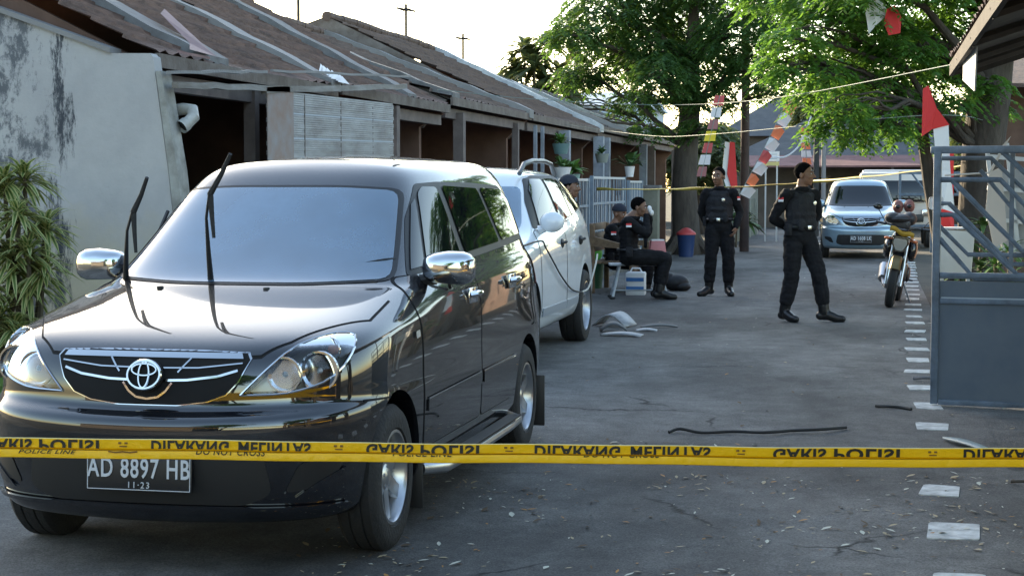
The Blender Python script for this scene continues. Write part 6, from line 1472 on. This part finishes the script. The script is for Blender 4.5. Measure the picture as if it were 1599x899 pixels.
# distant trees
def clumpset(c,r,n,seed,sq=.75,cr=.45):
    rg=np.random.default_rng(seed); out=[]
    for k in range(n):
        d=rg.normal(size=3); d/=np.linalg.norm(d); q=np.array(c)+d*r*rg.uniform(.3,.9)*np.array([1,1,sq]); out.append((*q,r*cr*rg.uniform(.7,1.2)))
    return out
for i,(x,y,z,r,l) in enumerate([(-5.3,52,2.6,1.5,'dull green tree behind the brown pole, above the left standing officer'),(-1.2,64,4.4,1.9,'hazy tree between the pennants and the right crown'),(3.3,55,3.2,1.9,'green tree behind the right crown, over the far low house'),(-12,60,3.4,2.2,'dim tree far behind the last row house'),(8.5,50,3.5,3,'green tree beyond the yard at far right')]):
    tree('far_tree',l,(x,y,0),clumpset((x,y,z),r,11,i),[(0,0,0),(.05,0,z*.5),(0,0,z)],[.2,.15,.06],20+i,.6,55,.24,.45,M['leafC'],group='trees in the far background')
# trees behind the viewer and to the right of the road, mirrored in the cars
for i,(x,y,rz,s,l) in enumerate([(3.4,1.5,.4,1.25,'tree standing right of the viewer'),(4.2,-7,2.0,1.6,'tree behind the viewer on the right'),(-4.8,-9,3.5,1.6,'tree behind the viewer on the left'),(5.0,8.0,1.2,1.3,'tree in the yard right of the driveway')]):
    c=copy_tree(T2); c.location=(x,y,0); c.rotation_euler=(0,0,rz); c.scale=(s,)*3; c['label']=l
# rosette plants: strap leaves
def rosettes(name,tops,base,n,L,w,m,label,cat,seed,stem_r=.02,droop=.9,mi=False):
    T=thing(name,label,cat,base); rg=np.random.default_rng(seed); off=Vector(base)
    b=MB()
    for (x,y,z) in tops:
        e=Vector((x,y,z))-off; s=Vector((e.x*.35+rg.uniform(-.05,.05),e.y*.35+rg.uniform(-.05,.05),0)); b.tube([s,s.lerp(e,.5)+Vector((rg.uniform(-.05,.05),0,0)),e],[stem_r*1.3,stem_r,stem_r*.8],6)
    b.build('stems',mat(name+'_stem',(.11,.09,.06),.9,bump=.3),T)
    V=[];F=[];MI=[]
    for (x,y,z) in tops:
        c=Vector((x,y,z))-off
        for k in range(n):
            a=rg.uniform(0,2*PI); el=rg.uniform(-.3,1.35); l=L*rg.uniform(.7,1.15)*(1-.25*max(0,el-.9)); st=c+Vector((0,0,-rg.uniform(0,.30)*L))
            h=Vector((math.cos(a),math.sin(a),0)); sd=Vector((-math.sin(a),math.cos(a),0)); prev=None
            for j in range(5):
                t=j/4; p=st+h*(l*t*math.cos(el*(1-.3*t)))+Vector((0,0,l*(math.sin(el)*t-droop*t*t*.55))); ww=w*(math.sin(PI*min(.98,t*.85+.12))**.7)*(1 if j<4 else .1)
                row=[p-sd*ww*.5,p-sd*ww*.22+Vector((0,0,-ww*.08)),p+sd*ww*.22+Vector((0,0,-ww*.08)),p+sd*ww*.5]; bi=len(V); V+=[tuple(q) for q in row]
                if j:
                    for q in range(3): F.append((bi-4+q,bi-3+q,bi+1+q,bi+q)); MI.append(1 if (q!=1 and mi) else 0)
    me=fast_mesh('foliage',np.array(V),np.array(F),m,mi=MI,smooth=False); link('foliage',me,T); return T
M['drac']=leafmat('dracaena_green',(.10,.17,.05),(.15,.23,.06),(.12,.2,.04),6); M['dracy']=leafmat('dracaena_yellow',(.46,.46,.17),(.58,.56,.28),(.45,.45,.18),6)
DX=-.10
dt=[(-5.47,10.0,1.52),(-5.30,9.85,1.34),(-5.58,9.9,1.36),(-5.18,10.0,1.24),(-5.50,9.7,1.15),(-5.32,9.8,1.06),(-5.26,9.9,.90),(-5.46,9.75,.86),(-5.38,10.1,1.58),(-5.20,9.8,1.10),(-5.64,10.0,1.52),(-5.36,9.7,.72),(-5.6,9.8,.95),(-5.15,9.9,.98),(-5.25,9.7,.60),(-5.5,9.6,.62),(-5.7,9.8,1.2)]
dt=[(x+DX,y,z) for x,y,z in dt]
rosettes('variegated_shrub',dt,(-5.40,9.9,0),64,.29,.034,[M['drac'],M['dracy']],'tall shrub with yellow edged strap leaves at the left edge by the end wall','shrub',3,mi=True)
pt=[(-9.0,46,5.6),(-8.2,46,5.3),(-9.6,46,5.4),(-9.85,46,4.91),(-9.35,46,5.25),(-9.1,46,4.54),(-9.94,46,4.19),(-8.6,46,4.75),(-9.57,46,4.01),(-8.84,46,4.0),(-10.3,46,4.2),(-9.2,45.5,4.9),(-8.2,46,4.3),(-10.1,46.5,4.6),(-8.3,45.7,3.9),(-9.0,45.2,4.2)]
rosettes('frangipani_tree',pt,(-9.3,46,0),44,.80,.17,[M['leafC']],'pale backlit tree with star shaped leaf tufts behind the row roofs','tree',4,stem_r=.028,droop=1.0)
rosettes('spiky_plant',[(1.02,14.6,.86),(1.15,14.8,.95),(1.3,14.5,.84),(1.2,14.4,.70)],(1.12,14.6,0),26,.26,.03,[M['leafmid']],'low spiky green plant behind the gate rails near the white box','plant',6)
rosettes('spiky_plant',[(.86,15.6,1.0),(.95,15.4,.8),(.8,15.7,.7),(1.0,15.8,1.15)],(.9,15.6,0),26,.24,.05,[M['leafdark']],'leafy plant at the foot of the right trunk behind the gate','plant',8)
rosettes('spiky_plant',[(-3.2,40.5,1.0),(-3.5,41,1.3),(-3.0,41,.7),(-3.4,40,.8),(-3.6,42,1.6)],(-3.3,40.8,0),30,.5,.09,[M['leafdark']],'dark bushy plant beyond the big tree trunk','plant',9)
# weeds at the wall foot and under the white car
def grass(name,x0,x1,y0,y1,n,h,seed,label):
    rg=np.random.default_rng(seed); V=[];F=[]
    for k in range(n):
        x=rg.uniform(x0,x1);y=rg.uniform(y0,y1);a=rg.uniform(0,6.28);l=h*rg.uniform(.4,1.1);d=np.array([math.cos(a),math.sin(a)])*l*rg.uniform(.2,.7);s=np.array([-math.sin(a),math.cos(a)])*.004
        b0=len(V); V+=[(x-s[0],y-s[1],0),(x+s[0],y+s[1],0),(x+d[0]*.5+s[0]*.7,y+d[1]*.5+s[1]*.7,l*.7),(x+d[0],y+d[1],l)]; F+=[(b0,b0+1,b0+2),(b0,b0+2,b0+3)]
    o=link(name,fast_mesh(name,np.array(V),np.array(F),M['leafmid'])); tag(o,kind='stuff'); o['label']=label; o['category']='grass'
grass('weeds',-5.9,-4.95,9.0,10.9,1500,.28,1,'weeds growing at the foot of the end wall')
grass('verge_weeds',-3.9,-3.2,10.3,14.6,700,.10,2,'low weeds along the verge under the white car')
